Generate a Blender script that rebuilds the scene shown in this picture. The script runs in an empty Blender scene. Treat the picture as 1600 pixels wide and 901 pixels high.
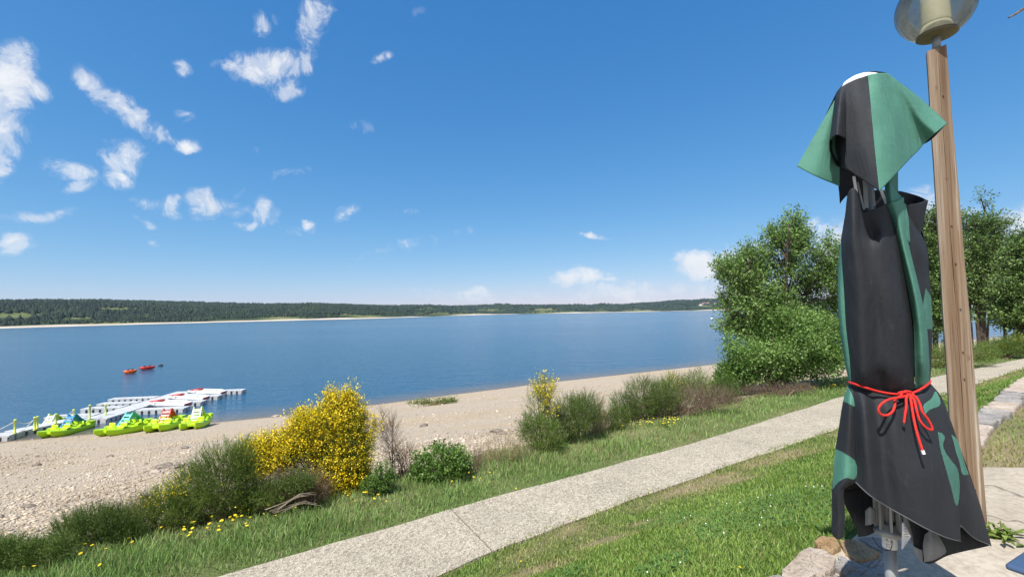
import bpy, math, random
import numpy as np
RNG = np.random.default_rng(7); random.seed(7)
S = bpy.context.scene; COL = S.collection
R = math.radians

# ------------------------------------------------------------------ camera model
F = 720.0; CZ = 2.7
_p = math.atan((487.5-450.5)/F); _ro = math.atan(0.0182)
_r0 = np.array([1, 0, 0.]); CF = np.array([0, math.cos(_p), math.sin(_p)]); _u0 = np.cross(_r0, CF)
CR = math.cos(_ro)*_r0-math.sin(_ro)*_u0; CU = math.sin(_ro)*_r0+math.cos(_ro)*_u0
CAM = np.array([0, 0, CZ])
def ray(px, py): return CF+CR*(px-800)/F+CU*(450.5-py)/F
def at_depth(px, py, d): return CAM+ray(px, py)*d
def at_z(px, py, z):
    d = ray(px, py); return CAM+d*((z-CZ)/d[2])
def proj(P):
    q = np.asarray(P)-CAM; w = q@CF
    return 800+F*(q@CR)/w, 450.5-F*(q@CU)/w

# ------------------------------------------------------------------ lie of the land
WATER = -5.0; TERR = 1.1
def poly(xs, ys):
    xs = np.array(xs, float); ys = np.array(ys, float)
    def f(x):
        x = np.asarray(x, float); y = np.interp(x, xs, ys)
        y = np.where(x < xs[0], ys[0]+(x-xs[0])*(ys[1]-ys[0])/(xs[1]-xs[0]), y)
        return np.where(x > xs[-1], ys[-1]+(x-xs[-1])*(ys[-1]-ys[-2])/(xs[-1]-xs[-2]), y)
    return f
yL = poly([-12, -3.06, -0.89, 4.24, 9.53, 24.8, 60, 140], [-1.2, 4.95, 6.45, 9.82, 13.7, 22.5, 41, 80])
yR = poly([-12, -0.78, -0.27, 0.79, 4.5, 7.13, 20.7, 60, 140], [-2.9, 4.88, 5.31, 6.1, 8.56, 10.3, 18.87, 39.2, 78])
yW = poly([-6, 0, 1.53, 2.18, 7.11, 10.91, 24, 60, 140], [-2.4, 1.85, 2.87, 3.28, 7.04, 9.95, 17.5, 36, 74])
yS = poly([-90, -33, -22.3, -18, -11.3, 3.3, 29, 60, 140], [14, 29.9, 34.3, 36.2, 40.4, 50.3, 64.7, 80, 120])
def wob(x, y, s=1.0):
    return (np.sin(x*1.3*s+y*.7*s)+np.sin(x*.55*s-y*1.7*s+1.3)+.6*np.sin(x*2.9*s+y*2.3*s+.4)+.4*np.sin(-x*5.1*s+y*4.3*s+2.))/3.0
def height(x, y):
    x = np.asarray(x, float); y = np.asarray(y, float)
    l, r, w, s = yL(x), yR(x), yW(x), yS(x); b = l+1.7
    T = (y-b)/(s-b)
    beach = WATER*np.where(T > 0, np.power(np.clip(T, 0, 3), .97), 0)+np.clip(T*6, 0, 1)*.06*wob(x, y, .35)*np.clip((1-T)*8, 0, 1)
    t = np.clip((r-.05-y)/np.maximum(r-.05-w, .5), 0, 1)
    lawn = 1.03*(t*t*(3-2*t)*.55+t*.45)
    z = np.where(y > b, beach, np.where(y < r, lawn, 0.0))
    return z
def hit(px, py):
    d = ray(px, py); t = 1.0
    for i in range(4000):
        t += .02+.004*t; P = CAM+d*t
        if P[2] < float(height(P[0], P[1])): return P
    return P

# ------------------------------------------------------------------ mesh helpers
def link(o, parent=None):
    COL.objects.link(o)
    if parent is not None: o.parent = parent
    return o
def origin(p):
    v = np.zeros(3)
    while p is not None: v += np.array(p.location); p = p.parent
    return v
def mesh_np(name, V, Fa, mat, parent=None, smooth=False, attrs=None, mi=None):
    """one mesh object from numpy arrays; Fa is (M,k)"""
    V = np.asarray(V, np.float32)-origin(parent).astype(np.float32)
    me = bpy.data.meshes.new(name)
    fl = Fa if isinstance(Fa, list) else [Fa]
    loops = np.concatenate([np.asarray(f, np.int32).ravel() for f in fl])
    tot = np.concatenate([np.full(len(f), np.asarray(f).shape[1], np.int32) for f in fl])
    st = np.concatenate([[0], np.cumsum(tot)[:-1]]).astype(np.int32)
    me.vertices.add(len(V)); me.vertices.foreach_set('co', V.ravel())
    me.loops.add(len(loops)); me.loops.foreach_set('vertex_index', loops)
    me.polygons.add(len(tot)); me.polygons.foreach_set('loop_start', st)
    me.polygons.foreach_set('loop_total', tot)
    if smooth: me.polygons.foreach_set('use_smooth', np.ones(len(tot), bool))
    for m in (mat if isinstance(mat, (list, tuple)) else [mat]): me.materials.append(m)
    if mi is not None: me.polygons.foreach_set('material_index', np.asarray(mi, np.int32))
    for k, a in (attrs or {}).items():
        at = me.attributes.new(k, 'FLOAT', 'POINT'); at.data.foreach_set('value', np.asarray(a, np.float32))
    me.update(calc_edges=True); me.validate()
    return link(bpy.data.objects.new(name, me), parent)

class MB:
    def __init__(s): s.v = []; s.f = []; s.m = []
    def add(s, V, Fa, m=0):
        o = len(s.v); s.v += [tuple(map(float, p)) for p in V]
        s.f += [tuple(int(i)+o for i in f) for f in Fa]; s.m += [m]*len(Fa); return s
    def grid(s, P, m=0, flip=False, mf=None):
        P = np.asarray(P); a, b = P.shape[:2]; Fa = []; ms = []
        for i in range(a-1):
            for j in range(b-1):
                q = (i*b+j, i*b+j+1, (i+1)*b+j+1, (i+1)*b+j)
                Fa.append(q[::-1] if flip else q); ms.append(m if mf is None else mf(P[i:i+2, j:j+2].mean((0, 1))))
        o = len(s.f); s.add(P.reshape(-1, 3), Fa, m); s.m[o:] = ms; return s
    def box(s, c, d, rz=0, m=0, M=None):
        x, y, z = d[0]/2, d[1]/2, d[2]/2; V = np.array([(a, b, e) for e in (-z, z) for a, b in ((-x, -y), (x, -y), (x, y), (-x, y))])
        if M is not None: V = V@np.asarray(M).T
        cs, sn = math.cos(rz), math.sin(rz)
        V = np.stack([V[:, 0]*cs-V[:, 1]*sn, V[:, 0]*sn+V[:, 1]*cs, V[:, 2]], 1)+np.array(c)
        return s.add(V, [(3, 2, 1, 0), (4, 5, 6, 7), (0, 1, 5, 4), (1, 2, 6, 5), (2, 3, 7, 6), (3, 0, 4, 7)], m)
    def tube(s, pts, rad, n=8, m=0, cap=True):
        P = np.array(pts, float); k = len(P); rad = np.broadcast_to(np.array(rad, float), (k,))
        T = np.gradient(P, axis=0); T /= np.linalg.norm(T, axis=1)[:, None]+1e-9
        u = np.cross(T[0], [0.13, .31, .94] if abs(T[0][2]) < .9 else [1, .2, 0]); u /= np.linalg.norm(u); rows = []
        for i in range(k):
            u = u-T[i]*(u@T[i]); u /= np.linalg.norm(u)+1e-9; w = np.cross(T[i], u)
            rows.append([P[i]+rad[i]*(u*math.cos(a)+w*math.sin(a)) for a in np.arange(n)*2*math.pi/n])
        Fa = [(i*n+j, i*n+(j+1) % n, (i+1)*n+(j+1) % n, (i+1)*n+j) for i in range(k-1) for j in range(n)]
        if cap: Fa += [tuple(range(n))[::-1], tuple((k-1)*n+j for j in range(n))]
        return s.add(np.array(rows).reshape(-1, 3), Fa, m)
    def lathe(s, prof, c=(0, 0, 0), n=32, m=0):
        c = np.array(c); k = len(prof)
        V = [c+np.array([r*math.cos(a), r*math.sin(a), z]) for r, z in prof for a in np.arange(n)*2*math.pi/n]
        return s.add(V, [(i*n+j, i*n+(j+1) % n, (i+1)*n+(j+1) % n, (i+1)*n+j) for i in range(k-1) for j in range(n)], m)
    def build(s, name, mat, parent=None, smooth=False, bevel=0, solid=0, sub=0):
        o0 = origin(parent); me = bpy.data.meshes.new(name)
        me.from_pydata([tuple(np.array(p)-o0) for p in s.v], [], s.f)
        for q in (mat if isinstance(mat, (list, tuple)) else [mat]): me.materials.append(q)
        me.polygons.foreach_set('material_index', s.m)
        if smooth: me.polygons.foreach_set('use_smooth', [True]*len(me.polygons))
        me.update(); o = link(bpy.data.objects.new(name, me), parent)
        if sub: md = o.modifiers.new('sub', 'SUBSURF'); md.levels = md.render_levels = sub
        if solid: md = o.modifiers.new('solid', 'SOLIDIFY'); md.thickness = solid; md.offset = 0
        if bevel: md = o.modifiers.new('bevel', 'BEVEL'); md.width = bevel; md.segments = 2; md.limit_method = 'ANGLE'
        return o

def tag(o, label=None, cat=None, group=None, kind=None):
    for k, v in (('label', label), ('category', cat), ('group', group), ('kind', kind)):
        if v: o[k] = v
    return o
def thing(name, loc, label, cat, group=None):
    o = bpy.data.objects.new(name, None); o.location = tuple(map(float, loc)); o.empty_display_size = .2
    link(o); return tag(o, label, cat, group)
def copy_tree(o, parent=None):
    c = o.copy(); COL.objects.link(c)
    if parent is not None: c.parent = parent
    for ch in list(o.children): copy_tree(ch, c)
    return c
def crom(P, n):
    """Catmull-Rom through the points P (k,d), n samples"""
    P = np.asarray(P, float); k = len(P)
    if k == 2: t = np.linspace(0, 1, n)[:, None]; return P[0]*(1-t)+P[1]*t
    Q = np.vstack([2*P[0]-P[1], P, 2*P[-1]-P[-2]]); t = np.linspace(0, k-1-1e-9, n); i = t.astype(int); u = (t-i)[:, None]
    a, b, c, d = Q[i], Q[i+1], Q[i+2], Q[i+3]
    return .5*(2*b+(c-a)*u+(2*a-5*b+4*c-d)*u**2+(3*b-a-3*c+d)*u**3)

# ------------------------------------------------------------------ materials
def nmat(name):
    m = bpy.data.materials.new(name); m.use_nodes = True; nt = m.node_tree; nt.nodes.clear()
    out = nt.nodes.new('ShaderNodeOutputMaterial'); return m, nt, out
def N(nt, t, **k):
    n = nt.nodes.new(t)
    for a, v in k.items():
        if a.startswith('i_'): n.inputs[a[2:].replace('_', ' ')].default_value = v
        else: setattr(n, a, v)
    return n
def ramp(nt, fac, stops, interp='LINEAR'):
    r = N(nt, 'ShaderNodeValToRGB'); r.color_ramp.interpolation = interp; el = r.color_ramp.elements
    while len(el) < len(stops): el.new(.5)
    for e, (p, c) in zip(el, stops): e.position = p; e.color = (*c, 1) if len(c) == 3 else c
    nt.links.new(fac, r.inputs['Fac']); return r.outputs['Color']
def noise(nt, vec, scale, detail=5, rough=.6, dist=0):
    n = N(nt, 'ShaderNodeTexNoise'); n.inputs['Scale'].default_value = scale; n.inputs['Detail'].default_value = detail
    n.inputs['Roughness'].default_value = rough; n.inputs['Distortion'].default_value = dist
    if vec is not None: nt.links.new(vec, n.inputs['Vector'])
    return n.outputs['Fac']
def mixc(nt, f, a, b, mode='MIX'):
    n = N(nt, 'ShaderNodeMix', data_type='RGBA', blend_type=mode)
    for s, v in ((n.inputs[0], f), (n.inputs[6], a), (n.inputs[7], b)):
        if isinstance(v, (int, float)): s.default_value = v
        elif isinstance(v, tuple): s.default_value = (*v, 1)
        else: nt.links.new(v, s)
    return n.outputs[2]
def math_(nt, op, a, b=None, c=None, clamp=False):
    n = N(nt, 'ShaderNodeMath', operation=op, use_clamp=clamp)
    for s, v in zip(n.inputs, (a, b, c)):
        if v is None: continue
        if isinstance(v, (int, float)): s.default_value = v
        else: nt.links.new(v, s)
    return n.outputs[0]
def coords(nt, scale=(1, 1, 1), which='Object'):
    t = N(nt, 'ShaderNodeTexCoord'); mp = N(nt, 'ShaderNodeMapping'); mp.inputs['Scale'].default_value = scale
    nt.links.new(t.outputs[which], mp.inputs['Vector']); return mp.outputs['Vector']
def world_pos(nt, scale=(1, 1, 1)):
    g = N(nt, 'ShaderNodeNewGeometry'); mp = N(nt, 'ShaderNodeMapping'); mp.inputs['Scale'].default_value = scale
    nt.links.new(g.outputs['Position'], mp.inputs['Vector']); return mp.outputs['Vector']
def bump(nt, h, strength, dist=.02):
    b = N(nt, 'ShaderNodeBump'); b.inputs['Strength'].default_value = strength; b.inputs['Distance'].default_value = dist
    nt.links.new(h, b.inputs['Height']); return b.outputs['Normal']
def principled(nt, out, col, rough=.6, normal=None, spec=.5, **k):
    p = N(nt, 'ShaderNodeBsdfPrincipled'); 
    if isinstance(col, tuple): p.inputs['Base Color'].default_value = (*col, 1)
    else: nt.links.new(col, p.inputs['Base Color'])
    if isinstance(rough, (int, float)): p.inputs['Roughness'].default_value = rough
    else: nt.links.new(rough, p.inputs['Roughness'])
    p.inputs['Specular IOR Level'].default_value = spec
    if normal is not None: nt.links.new(normal, p.inputs['Normal'])
    for a, v in k.items(): p.inputs[a.replace('_', ' ')].default_value = v
    nt.links.new(p.outputs[0], out.inputs['Surface']); return p
def plain(name, col, rough=.5, var=.12, scale=6, bmp=.05, bscale=60, spec=.4, metal=0):
    m, nt, out = nmat(name); v = coords(nt)
    n = noise(nt, v, scale); d = tuple(c*(1-var*1.6) for c in col); l = tuple(min(1, c*(1+var)) for c in col)
    c = ramp(nt, n, [(.3, d), (.7, l)])
    h = noise(nt, v, bscale, 3)
    principled(nt, out, c, math_(nt, 'MULTIPLY_ADD', n, .2, rough-.1), bump(nt, h, bmp, .01), spec, Metallic=metal); return m
def leafmat(name, dark, mid, light, trans=.35, scale=.8, dry=None, rough=.55):
    m, nt, out = nmat(name); g = N(nt, 'ShaderNodeNewGeometry')
    n = noise(nt, world_pos(nt), scale, 3)
    f = math_(nt, 'ADD', math_(nt, 'MULTIPLY', g.outputs['Random Per Island'], .5), math_(nt, 'MULTIPLY_ADD', n, 1.1, -.3))
    c = ramp(nt, f, [(.15, dark), (.5, mid), (.85, light)])
    if dry:
        a = N(nt, 'ShaderNodeAttribute', attribute_name='dry'); dc = ramp(nt, g.outputs['Random Per Island'], [(0, dry[0]), (1, dry[1])])
        c = mixc(nt, a.outputs['Fac'], c, dc)
    d = N(nt, 'ShaderNodeBsdfPrincipled'); d.inputs['Roughness'].default_value = rough; d.inputs['Specular IOR Level'].default_value = .35
    t = N(nt, 'ShaderNodeBsdfTranslucent'); mx = N(nt, 'ShaderNodeMixShader'); mx.inputs[0].default_value = trans
    nt.links.new(c, d.inputs['Base Color']); nt.links.new(c, t.inputs['Color'])
    nt.links.new(d.outputs[0], mx.inputs[1]); nt.links.new(t.outputs[0], mx.inputs[2]); nt.links.new(mx.outputs[0], out.inputs['Surface']); return m

M = {}
def mk_path():
    m, nt, out = nmat('exposed_aggregate_concrete'); v = world_pos(nt)
    vo = N(nt, 'ShaderNodeTexVoronoi'); vo.inputs['Scale'].default_value = 46; nt.links.new(v, vo.inputs['Vector'])
    c1 = ramp(nt, vo.outputs['Color'], [(.0, (.17, .145, .115)), (.35, (.36, .315, .245)), (.65, (.465, .415, .325)), (1, (.58, .525, .425))])
    n = noise(nt, v, .9, 7, .7); c2 = mixc(nt, ramp(nt, n, [(.35, (0, 0, 0)), (.62, (1, 1, 1))]), (.90, .885, .86), (1.10, 1.08, 1.04))
    gr = noise(nt, v, 95, 3); c1 = mixc(nt, ramp(nt, gr, [(.38, (1, 1, 1)), (.5, (0, 0, 0))]), c1, (.16, .135, .11))
    h = math_(nt, 'ADD', vo.outputs['Distance'], gr)
    principled(nt, out, mixc(nt, 1.0, c1, c2, 'MULTIPLY'), .85, bump(nt, h, .7, .012), .25); return m
M['path'] = mk_path()
def mk_terrace():
    m, nt, out = nmat('weathered_terrace_concrete'); v = world_pos(nt)
    n = noise(nt, v, 1.6, 6, .65); n2 = noise(nt, v, 22, 5, .7); n3 = noise(nt, v, 160, 2)
    c = ramp(nt, n, [(.25, (.29, .245, .18)), (.5, (.40, .34, .26)), (.75, (.47, .405, .315))])
    c = mixc(nt, ramp(nt, n2, [(.3, (.7, .7, .7)), (.55, (0, 0, 0))]), c, (.20, .17, .13))
    dv = N(nt, 'ShaderNodeVectorMath', operation='ADD'); nz = N(nt, 'ShaderNodeTexNoise'); nz.inputs['Scale'].default_value = 3.5; nt.links.new(v, nz.inputs['Vector'])
    sc = N(nt, 'ShaderNodeVectorMath', operation='SCALE'); sc.inputs['Scale'].default_value = .5; nt.links.new(nz.outputs['Color'], sc.inputs[0])
    nt.links.new(v, dv.inputs[0]); nt.links.new(sc.outputs[0], dv.inputs[1])
    vo = N(nt, 'ShaderNodeTexVoronoi', feature='DISTANCE_TO_EDGE'); vo.inputs['Scale'].default_value = .75; nt.links.new(dv.outputs[0], vo.inputs['Vector'])
    cr = ramp(nt, vo.outputs['Distance'], [(.0, (1, 1, 1)), (.006, (.8, .8, .8)), (.012, (0, 0, 0))])
    c = mixc(nt, cr, c, (.16, .13, .10))
    h = math_(nt, 'ADD', math_(nt, 'ADD', n2, math_(nt, 'MULTIPLY', n3, .4)), math_(nt, 'MULTIPLY', cr, -1.2))
    principled(nt, out, c, .85, bump(nt, h, .5, .012), .3); return m
M['terrace'] = mk_terrace()
def mk_beach():
    m, nt, out = nmat('stony_sand'); v = world_pos(nt, (1, 1, .3))
    n = noise(nt, world_pos(nt, (.35, 1.0, .3)), .28, 5, .6); n2 = noise(nt, v, 3.0, 5, .65)
    sand = ramp(nt, n2, [(.3, (.38, .29, .185)), (.7, (.50, .395, .27))])
    vo = N(nt, 'ShaderNodeTexVoronoi'); vo.inputs['Scale'].default_value = 22; nt.links.new(v, vo.inputs['Vector'])
    vo2 = N(nt, 'ShaderNodeTexVoronoi'); vo2.inputs['Scale'].default_value = 52; nt.links.new(v, vo2.inputs['Vector'])
    st = ramp(nt, vo.outputs['Color'], [(.1, (.28, .215, .145)), (.4, (.44, .355, .255)), (.7, (.53, .44, .325)), (.95, (.60, .515, .40))])
    st2 = ramp(nt, vo2.outputs['Color'], [(.1, (.27, .205, .15)), (.5, (.44, .355, .27)), (.95, (.56, .47, .375))])
    st = mixc(nt, .5, st, st2)
    f = ramp(nt, n, [(.38, (.25, .25, .25)), (.52, (1, 1, 1))])
    c = mixc(nt, f, sand, st)
    a = N(nt, 'ShaderNodeAttribute', attribute_name='wet'); c = mixc(nt, a.outputs['Fac'], c, (.15, .11, .075))
    h = math_(nt, 'ADD', math_(nt, 'MULTIPLY', vo.outputs['Distance'], .8), math_(nt, 'ADD', math_(nt, 'MULTIPLY', vo2.outputs['Distance'], .5), n2))
    principled(nt, out, c, .9, bump(nt, h, .8, .06), .2); return m
M['beach'] = mk_beach()
def mk_soil():
    m, nt, out = nmat('grassy_soil'); v = world_pos(nt)
    n = noise(nt, v, .9, 5); n2 = noise(nt, v, 28, 5, .7)
    a = N(nt, 'ShaderNodeAttribute', attribute_name='dry')
    g = ramp(nt, n2, [(.3, (.035, .062, .014)), (.7, (.095, .15, .035))])
    d = ramp(nt, n2, [(.25, (.15, .115, .06)), (.5, (.27, .21, .12)), (.8, (.36, .29, .19))])
    principled(nt, out, mixc(nt, a.outputs['Fac'], g, d), .95, bump(nt, n2, .8, .03), .15); return m
M['soil'] = mk_soil()
def mk_water():
    m, nt, out = nmat('lake_water'); 
    nA = noise(nt, world_pos(nt, (.55, 1.25, 1)), 2.4, 3, .6, .4); nB = noise(nt, world_pos(nt, (.5, 1.2, 1)), .55, 3, .55, .3); nC = noise(nt, world_pos(nt, (.06, .35, 1)), .05, 4, .6)
    a = N(nt, 'ShaderNodeAttribute', attribute_name='shallow')
    deep = ramp(nt, nC, [(.35, (.012, .066, .125)), (.65, (.017, .084, .152))])
    c = mixc(nt, a.outputs['Fac'], deep, (.135, .105, .07))
    h = math_(nt, 'ADD', math_(nt, 'MULTIPLY', nA, .32), math_(nt, 'MULTIPLY', nB, .75))
    b = N(nt, 'ShaderNodeBump'); b.inputs['Distance'].default_value = .32
    nt.links.new(h, b.inputs['Height']); nt.links.new(ramp(nt, nC, [(.36, (.6, .6, .6)), (.55, (1, 1, 1))]), b.inputs['Strength'])
    principled(nt, out, c, .15, b.outputs[0], .42, IOR=1.33); return m
M['water'] = mk_water()
M['hill'] = None
def mk_hill():
    m, nt, out = nmat('meadow_and_forest_floor'); a = N(nt, 'ShaderNodeAttribute', attribute_name='field'); b = N(nt, 'ShaderNodeAttribute', attribute_name='strand')
    n = noise(nt, world_pos(nt), .02, 5); 
    c = ramp(nt, n, [(.3, (.018, .032, .014)), (.7, (.035, .055, .02))])
    c = mixc(nt, a.outputs['Fac'], c, ramp(nt, n, [(.3, (.07, .10, .028)), (.55, (.13, .14, .05)), (.75, (.19, .165, .085))]))
    c = mixc(nt, b.outputs['Fac'], c, ramp(nt, n, [(.3, (.40, .33, .25)), (.7, (.55, .47, .38))]))
    principled(nt, out, c, .95, None, .1); return m
M['hill'] = mk_hill()
M['forest'] = leafmat('mixed_forest', (.007, .017, .011), (.013, .029, .015), (.034, .057, .022), 0, .012, rough=.9)
M['lawn'] = leafmat('lawn_grass_blade', (.095, .165, .026), (.185, .285, .048), (.30, .40, .10), .3, .9, dry=((.27, .235, .085), (.42, .36, .17)))
M['bank'] = leafmat('tall_grass_blade', (.10, .19, .04), (.19, .31, .075), (.31, .43, .14), .3, .9, dry=((.30, .22, .11), (.46, .38, .22)))
M['clover'] = leafmat('clover_leaf', (.055, .13, .025), (.09, .19, .04), (.14, .25, .07), .25)
M['broom'] = leafmat('broom_shoot', (.06, .105, .018), (.13, .195, .032), (.22, .30, .06), .3, 1.5)
M['broom_dark'] = leafmat('dark_broom_shoot', (.045, .085, .016), (.10, .16, .028), (.18, .25, .05), .25, 1.5)
M['flower'] = leafmat('yellow_petal', (.78, .52, .008), (.95, .72, .012), (.98, .84, .07), .3, 2)
M['dry'] = leafmat('dry_twig', (.11, .072, .048), (.20, .135, .095), (.32, .24, .17), .1, 2)
M['dry_dark'] = leafmat('dark_dead_twig', (.045, .028, .02), (.10, .062, .04), (.20, .135, .09), .1, 4)
M['straw'] = leafmat('straw_stem', (.20, .16, .07), (.33, .27, .13), (.45, .38, .22), .25, 2)
M['leaf'] = leafmat('glossy_leaf', (.06, .125, .02), (.125, .22, .04), (.24, .36, .09), .35, 1.2, rough=.45)
M['tree'] = leafmat('alder_leaf', (.075, .145, .028), (.17, .29, .06), (.33, .46, .16), .38, .55, rough=.5)
M['tree2'] = leafmat('aspen_leaf', (.06, .115, .024), (.13, .22, .048), (.26, .36, .115), .35, .4, rough=.5)
M['weed'] = leafmat('weed_leaf', (.09, .14, .02), (.17, .24, .045), (.28, .34, .09), .35, 9)
M['bark'] = plain('grey_brown_bark', (.085, .065, .048), .9, .35, 14, .6, 40, .15)
M['twig'] = plain('thin_branch_wood', (.16, .115, .08), .9, .3, 20, .3, 60, .15)
M['deadwood'] = plain('bleached_dead_wood', (.30, .24, .18), .9, .3, 12, .4, 60, .15)
def mk_wood():
    m, nt, out = nmat('weathered_timber'); n = noise(nt, coords(nt, (13, 13, .22)), 1.7, 7, .6, .35); n2 = noise(nt, coords(nt, (5, 5, .5)), 1.6, 4)
    n3 = noise(nt, coords(nt, (48, 48, .6)), 1.6, 4, .7); n4 = noise(nt, coords(nt, (1, 1, .8)), 9, 4, .6)
    c = ramp(nt, n, [(.30, (.085, .045, .024)), (.41, (.165, .10, .056)), (.5, (.225, .15, .092)), (.58, (.28, .21, .145)), (.68, (.43, .37, .29))])
    c = mixc(nt, ramp(nt, n2, [(.45, (0, 0, 0)), (.7, (.55, .55, .55))]), c, (.225, .17, .12))
    c = mixc(nt, ramp(nt, n3, [(.33, (.85, .85, .85)), (.42, (0, 0, 0))]), c, (.12, .062, .032))
    c = mixc(nt, ramp(nt, n4, [(.66, (0, 0, 0)), (.72, (.6, .6, .6))]), c, (.14, .08, .045))
    principled(nt, out, c, .8, bump(nt, math_(nt, 'ADD', n, n3), .5, .012), .25); return m
M['wood'] = mk_wood()
def mk_fabric(name, col, scuff):
    m, nt, out = nmat(name); v = coords(nt)
    n = noise(nt, v, 5, 6, .65); sc = noise(nt, coords(nt, (9, 9, 2.2)), 1.6, 7, .75, .6); w = noise(nt, v, 420, 2)
    d = tuple(c*.86 for c in col); l = tuple(c*1.12 for c in col)
    c = ramp(nt, n, [(.3, d), (.7, l)])
    c = mixc(nt, ramp(nt, sc, [(.58, (0, 0, 0)), (.78, (.5, .5, .5))]), c, scuff)
    wr = noise(nt, coords(nt, (8, 8, 2.2)), 1.7, 4, .55, .5); cr = noise(nt, coords(nt, (3, 3, 11)), 2.0, 3, .5, 1.2)
    h = math_(nt, 'ADD', math_(nt, 'MULTIPLY', w, .12), math_(nt, 'ADD', wr, math_(nt, 'MULTIPLY', cr, .16)))
    p = principled(nt, out, c, .72, bump(nt, h, .42, .024), .24); return m
M['black'] = mk_fabric('black_canopy_cloth', (.0205, .0225, .0258), (.085, .087, .09))
M['green'] = mk_fabric('green_canopy_cloth', (.070, .195, .140), (.12, .26, .20))
M['lining'] = plain('grey_cloth_lining', (.20, .205, .21), .8, .15, 8, .2, 200, .2)
M['hem'] = plain('grey_hem_tape', (.085, .088, .092), .8, .1)
M['white'] = plain('white_plastic', (.78, .78, .77), .4, .05, 5, .03, 60)
M['offwhite'] = plain('dull_white_label', (.62, .61, .58), .6, .1, 30, .03, 60)
M['alu'] = plain('painted_grey_aluminium', (.25, .258, .255), .45, .12, 9, .04, 80, .5, .25)
M['ink'] = plain('dark_print', (.03, .03, .04), .6, .05)
M['violet'] = plain('violet_print', (.22, .18, .33), .6, .05)
M['darkmetal'] = plain('dark_metal', (.06, .055, .05), .5, .2, 10, .1, 80, .5, .4)
M['collar'] = plain('olive_bronze_collar', (.11, .095, .05), .5, .25, 10, .1, 80, .5, .3)
M['shade'] = plain('cream_lamp_tube', (.76, .71, .54), .5, .06, 6, .03)
M['blue'] = plain('slate_blue_paint', (.045, .080, .150), .45, .08, 5, .05, 90)
M['pont'] = plain('grey_float_plastic', (.47, .472, .47), .6, .1, 4, .15, 30)
M['pontdark'] = plain('dark_float_gap', (.05, .052, .055), .6, .1)
M['lime'] = plain('lime_hull_plastic', (.42, .66, .012), .35, .06, 3, .03, 20)
M['limepost'] = plain('yellow_green_post', (.55, .62, .12), .5, .1)
M['red'] = plain('red_plastic', (.55, .045, .03), .4, .08)
M['orange'] = plain('orange_plastic', (.72, .12, .02), .45, .08)
M['bluepl'] = plain('blue_plastic', (.012, .20, .42), .4, .08)
M['turq'] = plain('turquoise_plastic', (.16, .55, .56), .4, .08)
M['turqgreen'] = plain('sea_green_plastic', (.06, .40, .28), .4, .08)
M['seat'] = plain('black_seat_foam', (.02, .02, .02), .7, .1)
M['rope'] = plain('pale_rope', (.62, .60, .54), .8, .1)
def mk_cord():
    m, nt, out = nmat('red_braided_cord'); v = coords(nt); w = N(nt, 'ShaderNodeTexVoronoi'); w.inputs['Scale'].default_value = 420; nt.links.new(v, w.inputs['Vector'])
    c = ramp(nt, w.outputs['Color'], [(.2, (.50, .012, .008)), (.8, (.74, .03, .02))]); principled(nt, out, c, .6, bump(nt, w.outputs['Distance'], .5, .004), .4); return m
M['cord'] = mk_cord()
def mk_stone(name, a, b, c_, sc=5):
    m, nt, out = nmat(name); v = coords(nt); n = noise(nt, v, sc, 7, .68); n2 = noise(nt, v, sc*9, 5, .7); n3 = noise(nt, coords(nt, (1, 1, 6)), sc*.6, 4)
    c = ramp(nt, n, [(.28, a), (.5, b), (.72, c_)]); c = mixc(nt, ramp(nt, n2, [(.34, (.8, .8, .8)), (.46, (0, 0, 0))]), c, tuple(x*.45 for x in a))
    principled(nt, out, c, .88, bump(nt, math_(nt, 'ADD', n, math_(nt, 'MULTIPLY', n2, .6)), .8, .03), .25); return m
M['stone_pink'] = mk_stone('pinkish_granite', (.25, .195, .145), (.41, .335, .265), (.51, .435, .355))
M['stone_grey'] = mk_stone('grey_schist', (.17, .155, .14), (.28, .255, .23), (.38, .35, .32))
M['stone_rust'] = mk_stone('rusty_sandstone', (.20, .12, .055), (.31, .20, .10), (.38, .28, .17))
M['pebble'] = leafmat('pale_pebble', (.25, .19, .13), (.44, .355, .255), (.57, .48, .37), 0, .4, rough=.9)
M['pebble_dark'] = mk_stone('brown_shore_rock', (.09, .07, .055), (.19, .155, .12), (.30, .25, .20), 3)
M['housewall'] = plain('white_render', (.78, .76, .72), .8, .05)
M['tiles'] = plain('red_roof_tiles', (.30, .13, .085), .8, .2)
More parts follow.
